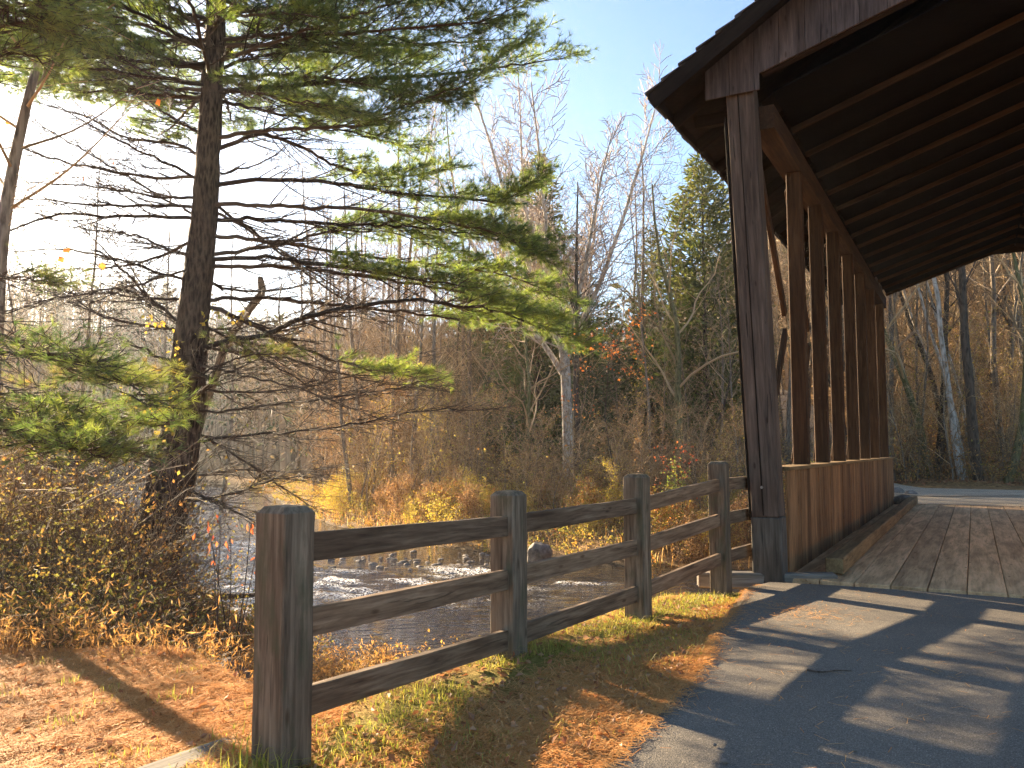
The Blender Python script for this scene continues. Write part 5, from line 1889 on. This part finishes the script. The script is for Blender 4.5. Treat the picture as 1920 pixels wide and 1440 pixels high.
    ok &= fo_ < .1
    Xa, Ya = X[ok][:n], Y[ok][:n]
    a = rng.uniform(-1.5, 6.6, n * 2); o = rng.uniform(.1, 2.0, n * 2)
    X = FP[0][0] + e[0] * a + e[1] * o; Y = FP[0][1] + e[1] * a - e[0] * o
    xl = np.interp(Y, EDGE[:, 1], EDGE[:, 0])
    ok = (X < xl + rng.exponential(.04, len(X))) & (Y > 2.6) & (rng.random(len(X)) < np.clip((o - .1) / .5, .12, 1))
    Xb, Yb = X[ok][:60000], Y[ok][:60000]
    # drift of needles on the asphalt
    c0 = gnd(1505, 1150)
    Xc, Yc = rng.normal(c0[0], .22, 260), rng.normal(c0[1], .28, 260)
    Xd, Yd = rng.uniform(1, 5, 500), rng.uniform(3, 9, 500)
    c1 = gnd(1400, 1180); Xe, Ye = rng.normal(c1[0], .5, 150), rng.normal(c1[1], .6, 150)
    X = np.concatenate((Xa, Xb, Xc, Xd, Xe)); Y = np.concatenate((Ya, Yb, Yc, Yd, Ye))
    L = rng.uniform(.05, .11, len(X))
    V, Q = flat(X, Y, L, .0035, .006 + rng.random(len(X)) * .012)
    pt = vnoise(X, Y, 1.2, 51)
    tt = np.clip(.6 * rng.random(len(X)) + .4 * pt, 0, 1)
    tag(link('pine_straw', npmesh('pine_straw', V, [Q], [M['straw']], dict(tint=np.repeat(tt, 4)))), kind='stuff')
    # fallen leaves
    n = 2600
    a = rng.uniform(-1.0, 6.6, n); o = rng.normal(.5, .6, n)
    X1 = FP[0][0] + e[0] * a + e[1] * o; Y1 = FP[0][1] + e[1] * a - e[0] * o
    X2 = rng.uniform(-5.2, -1, 1500); Y2 = rng.uniform(3.3, 8, 1500)
    u = rng.uniform(.44, .64, 5000); Y3 = rng.uniform(30, 48, 5000); X3 = u * Y3
    X = np.concatenate((X1, X2, X3)); Y = np.concatenate((Y1, Y2, Y3))
    t = (X - P0[0]) * AX[0] + (Y - P0[1]) * AX[1]
    rm = road_mask(X, Y)
    ok = ~rm
    X, Y = X[ok], Y[ok]
    P = np.stack((X, Y, terr(X, Y) + .015), 1)
    D = norm(np.stack((rng.normal(size=len(X)), rng.normal(size=len(X)), rng.normal(size=len(X)) * .35), 1))
    v, q = leaf_quads(P, D, np.where(Y > 20, .14, .05) * rng.uniform(.6, 1.3, len(X)), .6, .14)
    tag(link('leaf_litter', npmesh('leaf_litter', v, [q], [M['litter']], dict(tint=np.repeat(rng.random(len(X)), 4)))), kind='stuff')


ground_cover()


# ------------------------------------------------------------------ air
def haze():
    bm = bmesh.new()
    bmesh.ops.create_cube(bm, size=1)
    for q in bm.verts:
        q.co = Vector((q.co.x * 560, 130 + q.co.y * 380, 23 + q.co.z * 58))
    me = bpy.data.meshes.new('haze'); bm.to_mesh(me); bm.free()
    b = NB('morning_haze')
    vol = b.n('VolumePrincipled')
    vol.inputs['Color'].default_value = (.93, .95, 1, 1)
    vol.inputs['Density'].default_value = .0003
    vol.inputs['Anisotropy'].default_value = .6
    b.l(vol.outputs[0], b.out.inputs[1])
    me.materials.append(b.m)
    tag(link('haze', me), kind='stuff')


haze()
